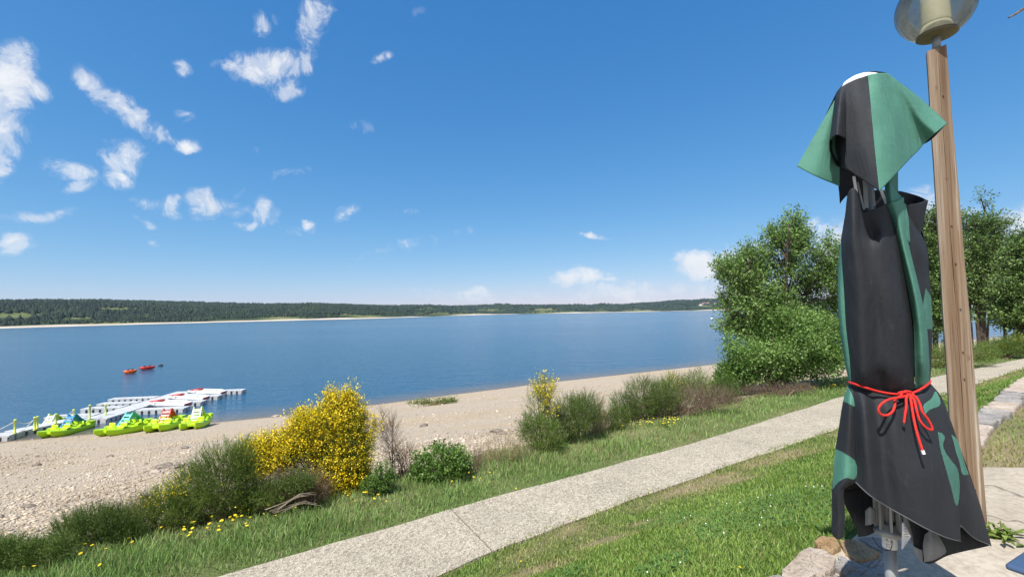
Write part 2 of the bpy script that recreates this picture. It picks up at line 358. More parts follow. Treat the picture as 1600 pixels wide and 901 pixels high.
def mk_globe():
    m, nt, out = nmat('smoky_lamp_glass'); lw = N(nt, 'ShaderNodeLayerWeight'); lw.inputs['Blend'].default_value = .35
    t = N(nt, 'ShaderNodeBsdfTransparent'); g = N(nt, 'ShaderNodeBsdfGlossy'); g.inputs['Roughness'].default_value = .04; d = N(nt, 'ShaderNodeBsdfTranslucent')
    tc = coords(nt); sp = N(nt, 'ShaderNodeSeparateXYZ'); nt.links.new(tc, sp.inputs[0]); n = noise(nt, tc, 9, 5)
    dirt = ramp(nt, math_(nt, 'ADD', sp.outputs['Z'], math_(nt, 'MULTIPLY', n, .12)), [(-.0, (.42, .42, .42)), (.2, (.06, .06, .06))])
    d.inputs['Color'].default_value = (.42, .39, .28, 1)
    nt.links.new(ramp(nt, lw.outputs['Facing'], [(.0, (.74, .75, .71)), (.75, (.60, .62, .60)), (1, (.34, .36, .36))]), t.inputs['Color'])
    m1 = N(nt, 'ShaderNodeMixShader'); nt.links.new(dirt, m1.inputs[0]); nt.links.new(t.outputs[0], m1.inputs[1]); nt.links.new(d.outputs[0], m1.inputs[2])
    m2 = N(nt, 'ShaderNodeMixShader'); nt.links.new(math_(nt, 'MULTIPLY', lw.outputs['Fresnel'], .8), m2.inputs[0]); nt.links.new(m1.outputs[0], m2.inputs[1]); nt.links.new(g.outputs[0], m2.inputs[2])
    nt.links.new(m2.outputs[0], out.inputs['Surface']); return m
M['globe'] = mk_globe()

# ------------------------------------------------------------------ ground sheets
def dryness(x, y):
    """bare and yellowed turf: along the right edge of the path and in a few worn spots"""
    x = np.asarray(x, float); y = np.asarray(y, float)
    e = yR(x)-y
    d = np.clip(1.05-np.abs(e-.35)/.8, 0, 1)*1.0*np.clip(.6+.8*wob(x, y, 1.7), 0, 1)
    for cx, cy, r in ((.15, 4.45, .38), (.9, 4.95, .33), (1.45, 5.45, .22), (3.2, 6.9, .4), (-.2, 4.2, .25), (4.9, 8.0, .5)):
        d = np.maximum(d, np.clip(1.25-np.hypot((x-cx)*.8-(y-cy)*.3, (y-cy)*1.5)/r, 0, 1))
    d = np.maximum(d, np.clip(wob(x*1.9+3, y*1.9)-.55, 0, .5))
    return np.clip(d, 0, 1)
xs = np.concatenate([np.arange(-12, 14, .2), np.arange(14, 60, .8), np.arange(60, 141, 4)])
def strip_sheet(name, mat, lo, hi, n, zf, attr=None, dens=1.0):
    t = np.linspace(0, 1, n)**dens; X = np.repeat(xs[:, None], n, 1); Y = lo(xs)[:, None]*(1-t)+hi(xs)[:, None]*t
    P = np.stack([X, Y, zf(X, Y)], -1); k = len(xs); idx = np.arange(k*n).reshape(k, n)
    Fa = np.stack([idx[:-1, :-1], idx[1:, :-1], idx[1:, 1:], idx[:-1, 1:]], -1).reshape(-1, 4)
    return mesh_np(name, P.reshape(-1, 3), Fa, mat, None, True, {k_: f(X, Y).ravel() for k_, f in (attr or {}).items()})
bankdry = lambda x, y: np.clip(.25*np.clip(y-yL(x)-1.1, 0, 1)+.25+.3*wob(x, y, .8), 0, .9)
g = strip_sheet('ground', M['soil'], lambda x: yW(x)-.5, lambda x: yL(x)+3.3, 60, lambda x, y: height(x, y)+.01*wob(x, y, 3),
                {'dry': lambda x, y: np.where(y < yR(x), dryness(x, y), bankdry(x, y))})
tag(g, kind='structure')
xs0 = xs; xs = np.concatenate([np.arange(-90, -14, 2.), np.arange(-14, 40, .5), np.arange(40, 141, 4)])
b = strip_sheet('beach', M['beach'], lambda x: yL(x)+2.9, lambda x: yS(x)+14, 90, lambda x, y: height(x, y)-.004+.015*wob(x, y, 4),
                {'wet': lambda x, y: np.clip(1-(yS(x)-y+.35*wob(x, y, .9))/1.1, 0, 1)})
tag(b, kind='structure'); xs = xs0
# path of exposed-aggregate slabs with open joints between them
jx = [-9.5, -5.2, -.89, 4.24, 9.6, 15.5, 21.5, 28, 35, 42, 50, 58]
jr = {-.89: -.27, 4.24: 4.98}
pm = MB()
for i in range(len(jx)-1):
    a, c = jx[i], jx[i+1]; n = 24
    xl = np.linspace(a+.008, c-.008, n); xr = np.linspace(jr.get(a, a+.72)+.008, jr.get(c, c+.72)-.008, n)
    rows = []
    for q in range(n):
        l = np.array([xl[q], float(yL(xl[q]))]); r = np.array([xr[q], float(yR(xr[q]))])
        d = (l-r)/np.linalg.norm(l-r)
        l = l+d*.035*wob(xl[q]*2.1, 3.3); r = r-d*.035*wob(xr[q]*2.3, 8.1)
        rows.append([(l[0], l[1], -.12), (l[0], l[1], .022), (l[0]-d[0]*.012, l[1]-d[1]*.012, .03)]+[(*(l*(1-t)+r*t), .03) for t in (.25, .5, .75)]
                    + [(r[0]+d[0]*.012, r[1]+d[1]*.012, .03), (r[0], r[1], .022), (r[0], r[1], -.12)])
    P = np.array(rows); pm.grid(P)
    for e in (0, -1): pm.add(P[e], [tuple(range(9))])
tag(pm.build('path', M['path']), kind='structure')
# terrace: a concrete floor behind the wall, and worn turf further along
def terr_mesh():
    X = np.concatenate([np.arange(-8, 9, .35)]); n = 30; rows = []
    for x in X:
        hi = min(float(yW(x))-.12, 4.62+.05*math.sin(x*2.1)); rows.append([(x, -6+(hi+6)*t, TERR) for t in np.linspace(0, 1, n)])
    P = np.array(rows); mb = MB().grid(P)
    mb.grid(np.array([[r[-1], (r[-1][0], r[-1][1], TERR-.5)] for r in P])); return mb
tag(terr_mesh().build('terrace', M['terrace'], solid=0), kind='structure')
xs = np.arange(3.6, 60, .4)
tf = strip_sheet('turf', M['soil'], lambda x: np.minimum(yW(x)-.2, 4.5+0*x), lambda x: yW(x)-.1, 24, lambda x, y: TERR-.035+.008*wob(x, y, 3)+0*x,
                 {'dry': lambda x, y: np.clip(.72+.3*wob(x, y, 1.3), 0, 1)}); xs = xs0
tag(tf, kind='structure')
# lake
def lake():
    X = np.concatenate([np.linspace(-3600, -120, 12), np.arange(-110, 141, 2.5), np.linspace(150, 3600, 12)]); n = 26; rows = []; sh = []
    off = np.concatenate([[-1.2, -.6, 0, .4, .9, 1.6, 2.6, 4, 6, 9, 14, 22, 40, 80], np.geomspace(160, 3300, 12)])
    for x in X:
        y0 = float(yS(np.clip(x, -90, 140))) if -90 <= x <= 140 else (14. if x < 0 else 120.)
        w = .45*wob(x*.35, 2.)+.25*wob(x*1.3, 1.)
        rows.append([(x, y0+o, WATER) for o in off]); sh.append([np.clip(.95-(o+w+.2)/7.5, 0, 1)**1.5 for o in off])
    P = np.array(rows); k = len(X); m = len(off); idx = np.arange(k*m).reshape(k, m)
    Fa = np.stack([idx[:-1, :-1], idx[1:, :-1], idx[1:, 1:], idx[:-1, 1:]], -1).reshape(-1, 4)
    tag(mesh_np('lake', P.reshape(-1, 3), Fa, M['water'], None, True, {'shallow': np.array(sh).ravel()}), kind='structure')
lake()

# ------------------------------------------------------------------ far shore
pxs = np.arange(-700, 2320, 20.)
sd = np.interp(pxs, [-700, -400, 0, 200, 400, 600, 660, 720, 800, 1000, 1100, 1600, 2300], [200, 330, 509, 640, 780, 950, 1150, 1500, 1700, 1720, 1850, 1900, 1900])
rd = np.interp(pxs, [-700, -400, 0, 300, 600, 760, 1000, 1100, 1600, 2300], [900, 1000, 1150, 1350, 1700, 2900, 3000, 2700, 2700, 2700])
sk = np.interp(pxs, [-700, -300, 0, 150, 300, 420, 500, 600, 700, 800, 950, 1010, 1060, 1130, 1250, 1600, 2300], [476, 472, 468, 468, 471, 474.5, 474, 476, 477, 475.5, 476, 472.5, 468.5, 466, 466, 469, 470])
hz = 502-.0182*pxs
rz = CZ+(hz-sk)/F*rd
NT = 60; tt = np.linspace(0, 1, NT)
def far_point(i, t):
    """i: column (float), t: 0 shore .. .8 ridge .. 1 beyond"""
    px = np.interp(i, np.arange(len(pxs)), pxs); s_ = np.interp(px, pxs, sd); r_ = np.interp(px, pxs, rd); z_ = np.interp(px, pxs, rz)-5.5
    d = s_+(r_-s_)*np.power(t/.8, 1.35)
    u = np.clip(t/.8, 0, 1); h = WATER+.4+(z_-WATER)*np.where(u < .1, u*.32, .032+(u-.1)/.9*.968)
    h = h-(np.clip(t-.8, 0, 1)*.2*80)
    X = (px-800)/F*d
    h = h+np.clip(u*3, 0, 1)*np.clip((.98-u)*4, .15, 1)*(4.5*np.sin(X*.011+d*.006)+3.5*np.sin(X*.023-d*.017+1)+2*np.sin(X*.05+d*.041))*d/1500
    return X, d, h
I, T = np.meshgrid(np.arange(len(pxs), dtype=float), tt, indexing='ij')
hx, hy, hh = far_point(I, T); hh[:, 0] = WATER-1.5
fields = [(18, 491, 52, 6), (180, 481, 34, 3.6), (120, 495, 30, 3), (185, 504, 52, 4.0), (245, 483.5, 22, 2), (540, 490, 22, 2), (575, 494, 26, 2), (765, 484, 26, 2.2), (850, 483, 30, 2.2), (700, 489.5, 64, 2), (1000, 484.5, 30, 2), (860, 488, 44, 1.6), (1098, 477.5, 20, 2.6), (660, 482, 24, 1.6), (940, 484.5, 16, 1.6), (380, 480, 16, 1.6), (440, 497, 40, 2)]
def field(x, y, z):
    px, py = proj(np.stack([x, y, z], -1)); f = np.zeros_like(px)
    for a, b_, ra, rb in fields: f = np.maximum(f, np.clip(2.2-2*np.hypot((px-a)/ra, (py-b_)/rb)+.3*np.sin(px*.33)+.2*np.sin(px*.9), 0, 1))
    return f
ff = field(hx, hy, hh)
idx = np.arange(hx.size).reshape(hx.shape)
Fa = np.stack([idx[:-1, :-1], idx[1:, :-1], idx[1:, 1:], idx[:-1, 1:]], -1).reshape(-1, 4)
strand = np.clip((.075-T)/.02, 0, 1)
tag(mesh_np('hills', np.stack([hx, hy, hh], -1).reshape(-1, 3), Fa, M['hill'], None, True, {'field': ff.ravel(), 'strand': strand.ravel()}), kind='structure')
def forest(n):
    i = RNG.uniform(0, len(pxs)-1, n); t = RNG.uniform(.085, .9, n); x, y, z = far_point(i, t)
    keep = (field(x, y, z+4) < .35) & ((t > .13) | (np.sin(x*.03)+np.sin(x*.011+2) > -.2)); x, y, z = x[keep], y[keep], z[keep]; n = len(x)
    con = RNG.random(n) < .55
    h = np.where(con, RNG.uniform(6, 10.5, n), RNG.uniform(5, 9, n))*np.where(z < 3, .7, 1); r = np.where(con, h*.32, h*.55)*RNG.uniform(.8, 1.3, n)*np.clip(y/1100, .8, 1.5)
    lv = np.array([(.0, .75), (.18, 1.0), (.5, .85), (.8, .45), (1., .04)]); lc = np.array([(.0, .9), (.15, 1.0), (.45, .62), (.75, .3), (1., .02)]); K = 6
    V = np.zeros((n, 5, K, 3))
    for a in range(5):
        rr = np.where(con, lc[a, 1], lv[a, 1])*r; zz = np.where(con, lc[a, 0], lv[a, 0])*h
        for k in range(K):
            j = RNG.uniform(.75, 1.25, n); an = k*2*math.pi/K+a*.5
            V[:, a, k] = np.stack([x+rr*j*math.cos(an), y+rr*j*math.sin(an), z-1+zz+RNG.uniform(-.5, .5, n)], -1)
    q = [[a*K+k, a*K+(k+1) % K, (a+1)*K+(k+1) % K, (a+1)*K+k] for a in range(4) for k in range(K)]
    Fa = (np.arange(n)[:, None, None]*(5*K)+np.array(q)[None]).reshape(-1, 4)
    tag(mesh_np('forest', V.reshape(-1, 3), Fa, M['forest'], None, False), 'dark mixed forest covering the low hills across the lake', 'forest', kind='stuff')
forest(52000)
for px, py, w, lab in ((1093.5, 477, 9, 'white house standing furthest left on the wooded far hill'), (1099, 475.3, 13, 'long white house in the middle of the far hillside clearing'), (1105, 475, 14, 'largest white house on the far hillside beside the tree'), (1116, 475.6, 10, 'small white house nearest the tree on the far hill')):
    # find the hillside point behind that place
    i = np.interp(px, pxs, np.arange(len(pxs))); ts = np.linspace(.15, .75, 400); X, Y, Z = far_point(np.full(400, i), ts)
    k = int(np.argmin(np.abs(proj(np.stack([X, Y, Z], -1))[1]-py))); c = np.array([X[k], Y[k], Z[k]])
    h = thing('house', c, lab, 'house', 'houses on the far hill')
    MB().box(c+[0, 0, 2], (w, 9, 8)).build('wall', M['housewall'], h)
    r = MB(); r.add([c+np.array(p) for p in ((-w/2-.5, -5.2, 6), (w/2+.5, -5.2, 6), (w/2+.5, 5.2, 6), (-w/2-.5, 5.2, 6), (-w/2-.5, 0, 9.5), (w/2+.5, 0, 9.5))], [(0, 1, 5, 4), (2, 3, 4, 5), (1, 2, 5), (3, 0, 4), (3, 2, 1, 0)]); r.build('roof', M['tiles'], h)

# ------------------------------------------------------------------ grass
def blades(name, P, h, w, mat, dry, lean=.5, seed=1):
    r = np.random.default_rng(seed); n = len(P); a = r.uniform(0, 2*math.pi, n); la = r.uniform(0, 2*math.pi, n); h = h*r.uniform(.55, 1.25, n); w = w*r.uniform(.7, 1.3, n)
    side = np.stack([np.cos(a), np.sin(a), 0*a], -1)*w[:, None]/2; ln = r.uniform(.1, 1, n)*lean
    tip = np.stack([np.cos(la)*ln*h, np.sin(la)*ln*h, h*np.sqrt(np.clip(1-.6*ln**2, .1, 1))], -1); mid = tip*.5; mid[:, 2] = tip[:, 2]*.62
    V = np.stack([P-side, P+side, P+mid-side*.8, P+mid+side*.8, P+tip-side*.12, P+tip+side*.12], 1)
    q = np.array([[0, 1, 3, 2], [2, 3, 5, 4]]); Fa = (np.arange(n)[:, None, None]*6+q[None]).reshape(-1, 4)
    return mesh_np(name, V.reshape(-1, 3), Fa, mat, None, False, {'dry': np.repeat(dry, 6)})
def sample(n, ymin, ymax, seed, lo, hi, xmin=-12., xmax=60., pw=1.0):
    """scatter that thins out with distance from the camera"""
    r = np.random.default_rng(seed); y = ymin*(ymax/ymin)**(r.random(n)**pw); x = y*r.uniform(-1.45, 1.5, n)
    k = (y > lo(x)) & (y < hi(x)) & (x > xmin) & (x < xmax); return x[k], y[k], r
def edge_keep(x, y, w): return w+.09*wob(x*2.7, y*.3, 1.5)
x, y, r = sample(640000, 2.4, 40, 11, yW, lambda x: yR(x)+.06+.12*wob(x*3, x*0+1))
d = dryness(x, y); k = r.random(len(x)) > .72*np.clip(d-.35, 0, 1)/.65; x, y, d = x[k], y[k], d[k]
tall = 1+.6*np.clip(1-np.abs(yR(x)-y)/.22, 0, 1)+.35*np.clip(wob(x*1.7, y*1.7), 0, 1)
gl = blades('lawn_grass', np.stack([x, y, height(x, y)-.004], -1), (.029*(1-.4*d)+.0022*y)*tall, .0042+.0010*y, M['lawn'], np.clip(d*1.25*r.uniform(.3, 1.3, len(x))+(r.random(len(x)) < .07)*.8, 0, 1), .85, 3)
tag(gl, 'short green lawn with yellowed worn spots between path and terrace wall', 'grass', kind='stuff')
x, y, r = sample(540000, 2.6, 60, 12, lambda x: yL(x)-.07-.11*wob(x*3, x*0+4), lambda x: yL(x)+2.6)
e = y-yL(x); tuft = np.clip(.75+.5*wob(x*2.2, y*2.2), .35, 1.4)
d = np.clip(.05+.5*np.clip(wob(x*.9+2, y*.9), 0, 1)*r.random(len(x))+(r.random(len(x)) < .06)*.8+np.clip(e-1.6, 0, 1)*.5, 0, 1)
gb = blades('bank_grass', np.stack([x, y, height(x, y)-.006], -1), np.clip(.045+.10*np.clip(e/.5, 0, 1), 0, .2)*tuft, .005+.00075*y, M['bank'], d, .8, 4)
tag(gb, 'longer rough grass on the strip between path and shrubs', 'grass', kind='stuff')
x, y, r = sample(170000, 4.3, 40, 13, lambda x: np.maximum(4.6+.12*wob(x*2, x*0), 0), lambda x: yW(x)-.35, 3.8)
k = r.random(len(x)) < .8; x, y = x[k], y[k]
gd = blades('dry_grass', np.stack([x, y, 0*x+TERR-.03], -1), .035+.001*y, .0045+.001*y, M['lawn'], np.clip(.6+.5*wob(x*1.4, y*1.4)+r.uniform(-.3, .3, len(x)), 0, 1), .9, 5)
tag(gd, 'yellowed dry turf beyond the concrete beside the stone wall', 'grass', kind='stuff')
# clover patches in the lawn
def clover(n):
    x, y, r = sample(n, 2.4, 14, 21, lambda x: yW(x)+.1, lambda x: yR(x)-.7); k = wob(x*.9+1, y*1.1) > .18; x, y = x[k], y[k]; n = len(x)
    c = np.stack([x, y, height(x, y)+r.uniform(.02, .05, n)], -1); V = np.zeros((n, 3, 4, 3)); a0 = r.uniform(0, 6.28, n); s = r.uniform(.007, .013, n)
    for q in range(3):
        a = a0+q*2.094; u = np.stack([np.cos(a), np.sin(a), .25+0*a], -1)*s[:, None]; w = np.stack([-np.sin(a), np.cos(a), 0*a], -1)*s[:, None]*.55
        V[:, q] = np.stack([c, c+u*.6+w, c+u*1.2, c+u*.6-w], 1)
    Fa = np.arange(n*12).reshape(-1, 4)
    tag(mesh_np('clover', V.reshape(-1, 3), Fa, M['clover']), 'dark green clover patches low in the lawn', 'clover', kind='stuff')
    k = r.random(n) < .011; c = c[k]+[0, 0, .02]; n = len(c); V = np.stack([c+s_ for s_ in np.array([(-.006, 0, 0), (0, -.006, 0), (.006, 0, 0), (0, .006, 0), (0, 0, .009)])], 1)
    q = np.array([[0, 1, 4], [1, 2, 4], [2, 3, 4], [3, 0, 4]]); Fa = (np.arange(n)[:, None, None]*5+q[None]).reshape(-1, 3)
    tag(mesh_np('clover_blossom', V.reshape(-1, 3), Fa, M['white']), 'tiny white clover blossoms dotted over the lawn', 'clover', kind='stuff')
clover(60000)
# pebbles over the beach
ico = np.array([(0, 0, 1)]+[(.894*math.cos(a), .894*math.sin(a), .447) for a in np.arange(5)*1.2566]+[(.894*math.cos(a+.628), .894*math.sin(a+.628), -.447) for a in np.arange(5)*1.2566]+[(0, 0, -1)])
icf = np.array([(0, i+1, (i+1) % 5+1) for i in range(5)]+[(i+1, i+6, (i+1) % 5+1) for i in range(5)]+[((i+1) % 5+1, i+6, (i+1) % 5+6) for i in range(5)]+[(11, (i+1) % 5+6, i+6) for i in range(5)])
def pebbles(n):
    x, y, r = sample(n, 6, 66, 31, lambda x: yL(x)+2.9, lambda x: yS(x)+.3, -70, 40)
    T = (y-yL(x)-1.7)/(yS(x)-yL(x)-1.7); dens = np.clip(.45+.75*wob(x*.12, y*.33)-1.2*np.clip(T-.72, 0, 1), .06, 1)
    k = r.random(len(x)) < dens; x, y = x[k], y[k]; n = len(x)
    s = np.clip(r.lognormal(-4.15, .5, n), .008, .065)*(1+.004*y); P = np.stack([x, y, height(x, y)+s*.12], -1)
    a = r.uniform(0, 6.28, n); V = ico[None]*r.uniform(.7, 1.25, (n, 12, 1)); V = V*np.stack([s*r.uniform(.8, 1.6, n), s*r.uniform(.7, 1.2, n), s*r.uniform(.3, .7, n)], -1)[:, None]
    cs, sn = np.cos(a)[:, None], np.sin(a)[:, None]; V = np.stack([V[..., 0]*cs-V[..., 1]*sn, V[..., 0]*sn+V[..., 1]*cs, V[..., 2]], -1)+P[:, None]
    Fa = (np.arange(n)[:, None, None]*12+icf[None]).reshape(-1, 3)
    tag(mesh_np('pebbles', V.reshape(-1, 3), Fa, M['pebble']), 'pale pebbles strewn over the sloping sandy beach', 'pebbles', kind='stuff')
pebbles(190000)
def rock(px, py, size, label, seed, mat='pebble_dark', grp='larger rocks on the beach'):
    r = np.random.default_rng(seed); P = hit(px, py); mb = MB(); V = ico*r.uniform(.75, 1.2, (12, 1))*np.array([size*1.5, size, size*.55]); a = r.uniform(-.5, .9)
    V = np.stack([V[:, 0]*math.cos(a)-V[:, 1]*math.sin(a), V[:, 0]*math.sin(a)+V[:, 1]*math.cos(a), V[:, 2]], -1)
    o = mb.add(V, icf).build('rock', M[mat]); o.location = tuple(P+[0, 0, size*.2]); tag(o, label, 'rock', grp)
rocks = [(252, 731, .15, 'dark cracked rock at the left of the rock cluster behind the green broom'), (262, 727, .13, 'brown slab topmost in the rock cluster behind the green broom'), (243, 738, .12, 'pale flat rock lowest in the rock cluster left of the broom'),
         (274, 731, .17, 'small brown rock at the right end of the rock cluster by the broom'), (172, 713, .13, 'lone dark stone in the middle of the beach below the blue boat'), (289, 700, .14, 'dark stone on the beach below the red slide boat'),
         (58, 727, .12, 'small black stone far left on the open beach'), (662, 666, .15, 'flat dark stone on the beach right of the yellow broom'), (430, 651, .24, 'white boulder at the waterline left of the yellow broom'), (336, 657, .22, 'grey boulder at the waterline beside the last green boat'),
         (46, 792, .1, 'dark stone low on the beach above the left shrubs'), (214, 780, .12, 'dark driftwood coloured stone on the beach above the yellow flowers'), (776, 675, .14, 'brown rock on the beach beside the dry grass'), (783, 678, .12, 'grey rock lowest beside the dry grass tuft')]
for i, (a, b_, s_, l) in enumerate(rocks): rock(a, b_, s_, l, i+50, 'pebble_dark' if i not in (2, 8, 9) else 'stone_pink')

# ------------------------------------------------------------------ shrubs and trees
def tubes_np(A, B, ra, rb):
    n = len(A); d = B-A; d = d/(np.linalg.norm(d, axis=1)[:, None]+1e-9); ref = np.where(np.abs(d[:, 2:3]) < .9, np.array([[0, 0, 1.]]), np.array([[1., 0, 0]]))
    u = np.cross(d, ref); u /= np.linalg.norm(u, axis=1)[:, None]+1e-9; w = np.cross(d, u); V = np.zeros((n, 6, 3))
    for k in range(3):
        o = u*math.cos(k*2.094)+w*math.sin(k*2.094); V[:, k] = A+o*np.reshape(ra, (-1, 1)); V[:, 3+k] = B+o*np.reshape(rb, (-1, 1))
    q = np.array([[0, 1, 4, 3], [1, 2, 5, 4], [2, 0, 3, 5]]); return V.reshape(-1, 3), (np.arange(n)[:, None, None]*6+q[None]).reshape(-1, 4)
def unit(v): return v/(np.linalg.norm(v, axis=-1, keepdims=True)+1e-9)
def twigs(lobes, n, ln, rng, up=.4, jit=.5, shell=.55, gap=.0, gs=2.2):
    """twig segments spread through ellipsoid lobes, thicker towards the outside, with gaps"""
    w = np.array([l[2] if len(l) > 2 else l[1][0]*l[1][1]*l[1][2] for l in lobes], float)**.8; k = rng.choice(len(lobes), n, p=w/w.sum())
    c = np.array([l[0] for l in lobes])[k]; R_ = np.array([l[1] for l in lobes])[k]; d = unit(rng.normal(size=(n, 3)))
    rr = np.where(rng.random(n) < shell, rng.uniform(.62, 1.12, n), rng.random(n)**(1/2.2)); p = c+d*R_*rr[:, None]
    if gap > 0:
        nz = (np.sin(p[:, 0]*gs+p[:, 2]*gs*.7)+np.sin(p[:, 1]*gs*1.1-p[:, 2]*gs*.9+2)+np.sin(p[:, 0]*gs*.6+p[:, 1]*gs*.8+p[:, 2]*gs*1.5+4))/3; keep = nz > gap-1+rng.uniform(-.15, .15, n); p, d, c, R_ = p[keep], d[keep], c[keep], R_[keep]; n = len(p)
    dr = unit(d/np.maximum(R_, .05)*R_.mean(1, keepdims=True)+np.array([0, 0, up])+rng.normal(size=(n, 3))*jit); L = ln*rng.uniform(.6, 1.35, n)[:, None]
    return p-dr*L*.45, p+dr*L*.55, c
def leaves(A, B, per, l, w, rng, spread, upb=.5, out=.5):
    n = len(A)*per; t = rng.random((n, 1)); a = np.repeat(A, per, 0); b_ = np.repeat(B, per, 0); p = a*(1-t)+b_*t+rng.normal(size=(n, 3))*spread
    dr = unit(unit(b_-a)*out+rng.normal(size=(n, 3))*.7); nr = unit(rng.normal(size=(n, 3))*.8+np.array([0, 0, upb])); s = unit(np.cross(dr, nr)); k = rng.uniform(.6, 1.3, (n, 1))
    V = np.stack([p, p+dr*l*k*.45+s*w*k*.5, p+dr*l*k, p+dr*l*k*.45-s*w*k*.5], 1); return V.reshape(-1, 3), np.arange(n*4).reshape(-1, 4)
def in_px(px, py, rx, ry, depth, dz=1.0, off=0.0):
    s_ = depth/F; c = at_depth(px, py, depth+off); return (c, np.array([rx*s_, min(rx, ry*1.2)*s_*dz, ry*s_]))
def shrub(name, px, py, lobes, label, cat, mat, n, ln, per, leaf, seed, stem=None, up=.7, flower=0, flo=None, fper=6, fs=.022, group=None, gap=0, jit=.45, stemr=.003, spread=.012, base=None, dz=1., shell=.55, nb=26, gs=2.2):
    rng = np.random.default_rng(seed); B0 = hit(px, py) if base is None else np.array(base); dep = (B0-CAM)@CF
    L = [in_px(*l[:4], dep, dz, l[4] if len(l) > 4 else 0) for l in lobes]; t = thing(name, B0, label, cat, group)
    a, b_, c = twigs(L, n, ln, rng, up, jit, gap=gap, shell=shell, gs=gs)
    # stems: from the ground, each bending out into the crown
    k = rng.choice(len(a), min(nb, len(a)), replace=False); foot = B0+np.stack([rng.normal(size=len(k))*.12*(dep/8), rng.normal(size=len(k))*.08*(dep/8), 0*k-.03], -1); mb = MB()
    for f_, e_ in zip(foot, a[k]):
        m_ = f_*.45+e_*.55; m_[:2] = f_[:2]*.65+e_[:2]*.35; mb.tube(crom([f_, m_, e_], 6), np.linspace(stemr*2.6, stemr, 6)*(dep/8), 4)
    mb.build('stem', M[stem or 'twig'], t)
    V1, F1 = tubes_np(a, b_, np.full(len(a), stemr*.9), np.full(len(a), stemr*.35)); parts = [V1]; fs_ = [F1]
    if per: V2, F2 = leaves(a, b_, per, leaf[0], leaf[1], rng, spread, out=.9); parts.append(V2); fs_.append(F2+len(V1))
    if flower:
        FL = [in_px(*l[:4], dep, dz, l[4] if len(l) > 4 else 0) for l in (flo or lobes)]; a, b_, c = twigs(FL, flower, ln*1.45, rng, up*.8, jit, shell=.8, gap=gap*.7)
        V, F_ = leaves(a, b_, fper, fs, fs*.85, rng, .013, .7, .5); Vs, Fs = tubes_np(a, b_, np.full(len(a), .0022), np.full(len(a), .001))
        mesh_np('blossom', V, F_, M['flower'], t); fs_.append(Fs+sum(len(v) for v in parts)); parts.append(Vs)
    mesh_np('foliage', np.concatenate(parts), np.concatenate(fs_), M[mat], t)
    return t
G1 = 'broom shrubs along the grass strip'
shrub('flowering_broom', 505, 772, [(533, 655, 38, 32), (488, 662, 30, 22), (546, 698, 34, 46), (435, 706, 40, 28), (400, 722, 26, 22), (485, 690, 40, 28), (532, 742, 42, 30), (562, 750, 22, 22), (470, 750, 40, 22), (510, 728, 40, 32)],
      'big broom shrub covered in bright yellow flowers beside the path', 'shrub', 'broom', 5200, .17, 8, (.02, .007), 1, flower=7800, fper=8, fs=.0225,
      flo=[(470, 650, 12, 9), (584, 668, 8, 20), (518, 618, 12, 12), (548, 612, 9, 9), (383, 698, 12, 12), (533, 652, 36, 34), (486, 660, 32, 22), (548, 700, 32, 44), (430, 706, 50, 29), (402, 722, 26, 24), (482, 690, 44, 26), (530, 740, 44, 34), (556, 754, 22, 22), (540, 622, 12, 10)], group=G1, gap=.34, nb=70, stemr=.003, dz=.8)
shrub('broom', 350, 812, [(345, 745, 48, 52), (375, 715, 24, 30), (300, 765, 38, 40), (385, 765, 22, 42), (330, 790, 60, 25)], 'tall dense green broom with few flowers left of the yellow broom', 'shrub', 'broom', 4200, .17, 9, (.018, .005), 2, stem='dry', flower=46, fper=4, fs=.018, group=G1, nb=60, up=1.0, dz=.8, spread=.008)
shrub('broom', 258, 832, [(255, 790, 34, 32), (225, 805, 24, 24), (285, 800, 26, 26)], 'low scrubby broom with scattered yellow flowers left of the tall green broom', 'shrub', 'broom', 1500, .15, 8, (.016, .005), 3, stem='straw', flower=170, fper=5, fs=.017, group=G1, up=1.0, flo=[(275, 760, 18, 14), (245, 780, 22, 14), (225, 795, 16, 18), (255, 815, 18, 14)])
shrub('broom', 140, 858, [(150, 820, 34, 30), (110, 828, 24, 28), (185, 820, 26, 28), (205, 838, 22, 18)], 'low dark green broom with brown tips near the left bottom corner', 'shrub', 'broom_dark', 2600, .14, 8, (.017, .005), 4, stem='dry', group=G1, up=1.2, jit=.35, flower=18, fper=3, fs=.016)
shrub('broom', 40, 890, [(15, 868, 34, 28), (60, 862, 28, 20), (95, 855, 20, 16), (-20, 870, 30, 30)], 'dark green shrub cut by the left bottom corner of the view', 'shrub', 'broom_dark', 2600, .12, 8, (.017, .006), 5, stem='dry', group=G1, up=.9)
shrub('leafy_bush', 688, 748, [(688, 722, 42, 26), (665, 735, 24, 17), (712, 728, 22, 22)], 'small round leafy green bush right of the yellow broom', 'shrub', 'leaf', 620, .12, 9, (.045, .030), 6, up=.6, dz=1.1, shell=.8, spread=.02)
shrub('dry_shrub', 622, 750, [(612, 690, 16, 45), (635, 720, 16, 28), (598, 660, 9, 30)], 'bare brown twiggy shrub between yellow broom and leafy bush', 'shrub', 'dry', 900, .2, 0, None, 7, stem='dry', up=1.5, jit=.3, group='dried shrubs along the strip', stemr=.0022)
shrub('leafy_bush', 585, 772, [(600, 745, 17, 22), (585, 760, 25, 14)], 'small green undergrowth at the right foot of the yellow broom', 'shrub', 'leaf', 380, .1, 7, (.03, .018), 8, up=.8)
shrub('dry_shrub', 440, 795, [(405, 775, 34, 26), (450, 765, 40, 28), (490, 760, 28, 24)], 'dead brown undergrowth beneath the yellow broom', 'shrub', 'dry_dark', 4200, .16, 1, (.03, .008), 9, stem='dry_dark', gap=.75, gs=6, up=.7, jit=.6, group='dried shrubs along the strip', stemr=.002)
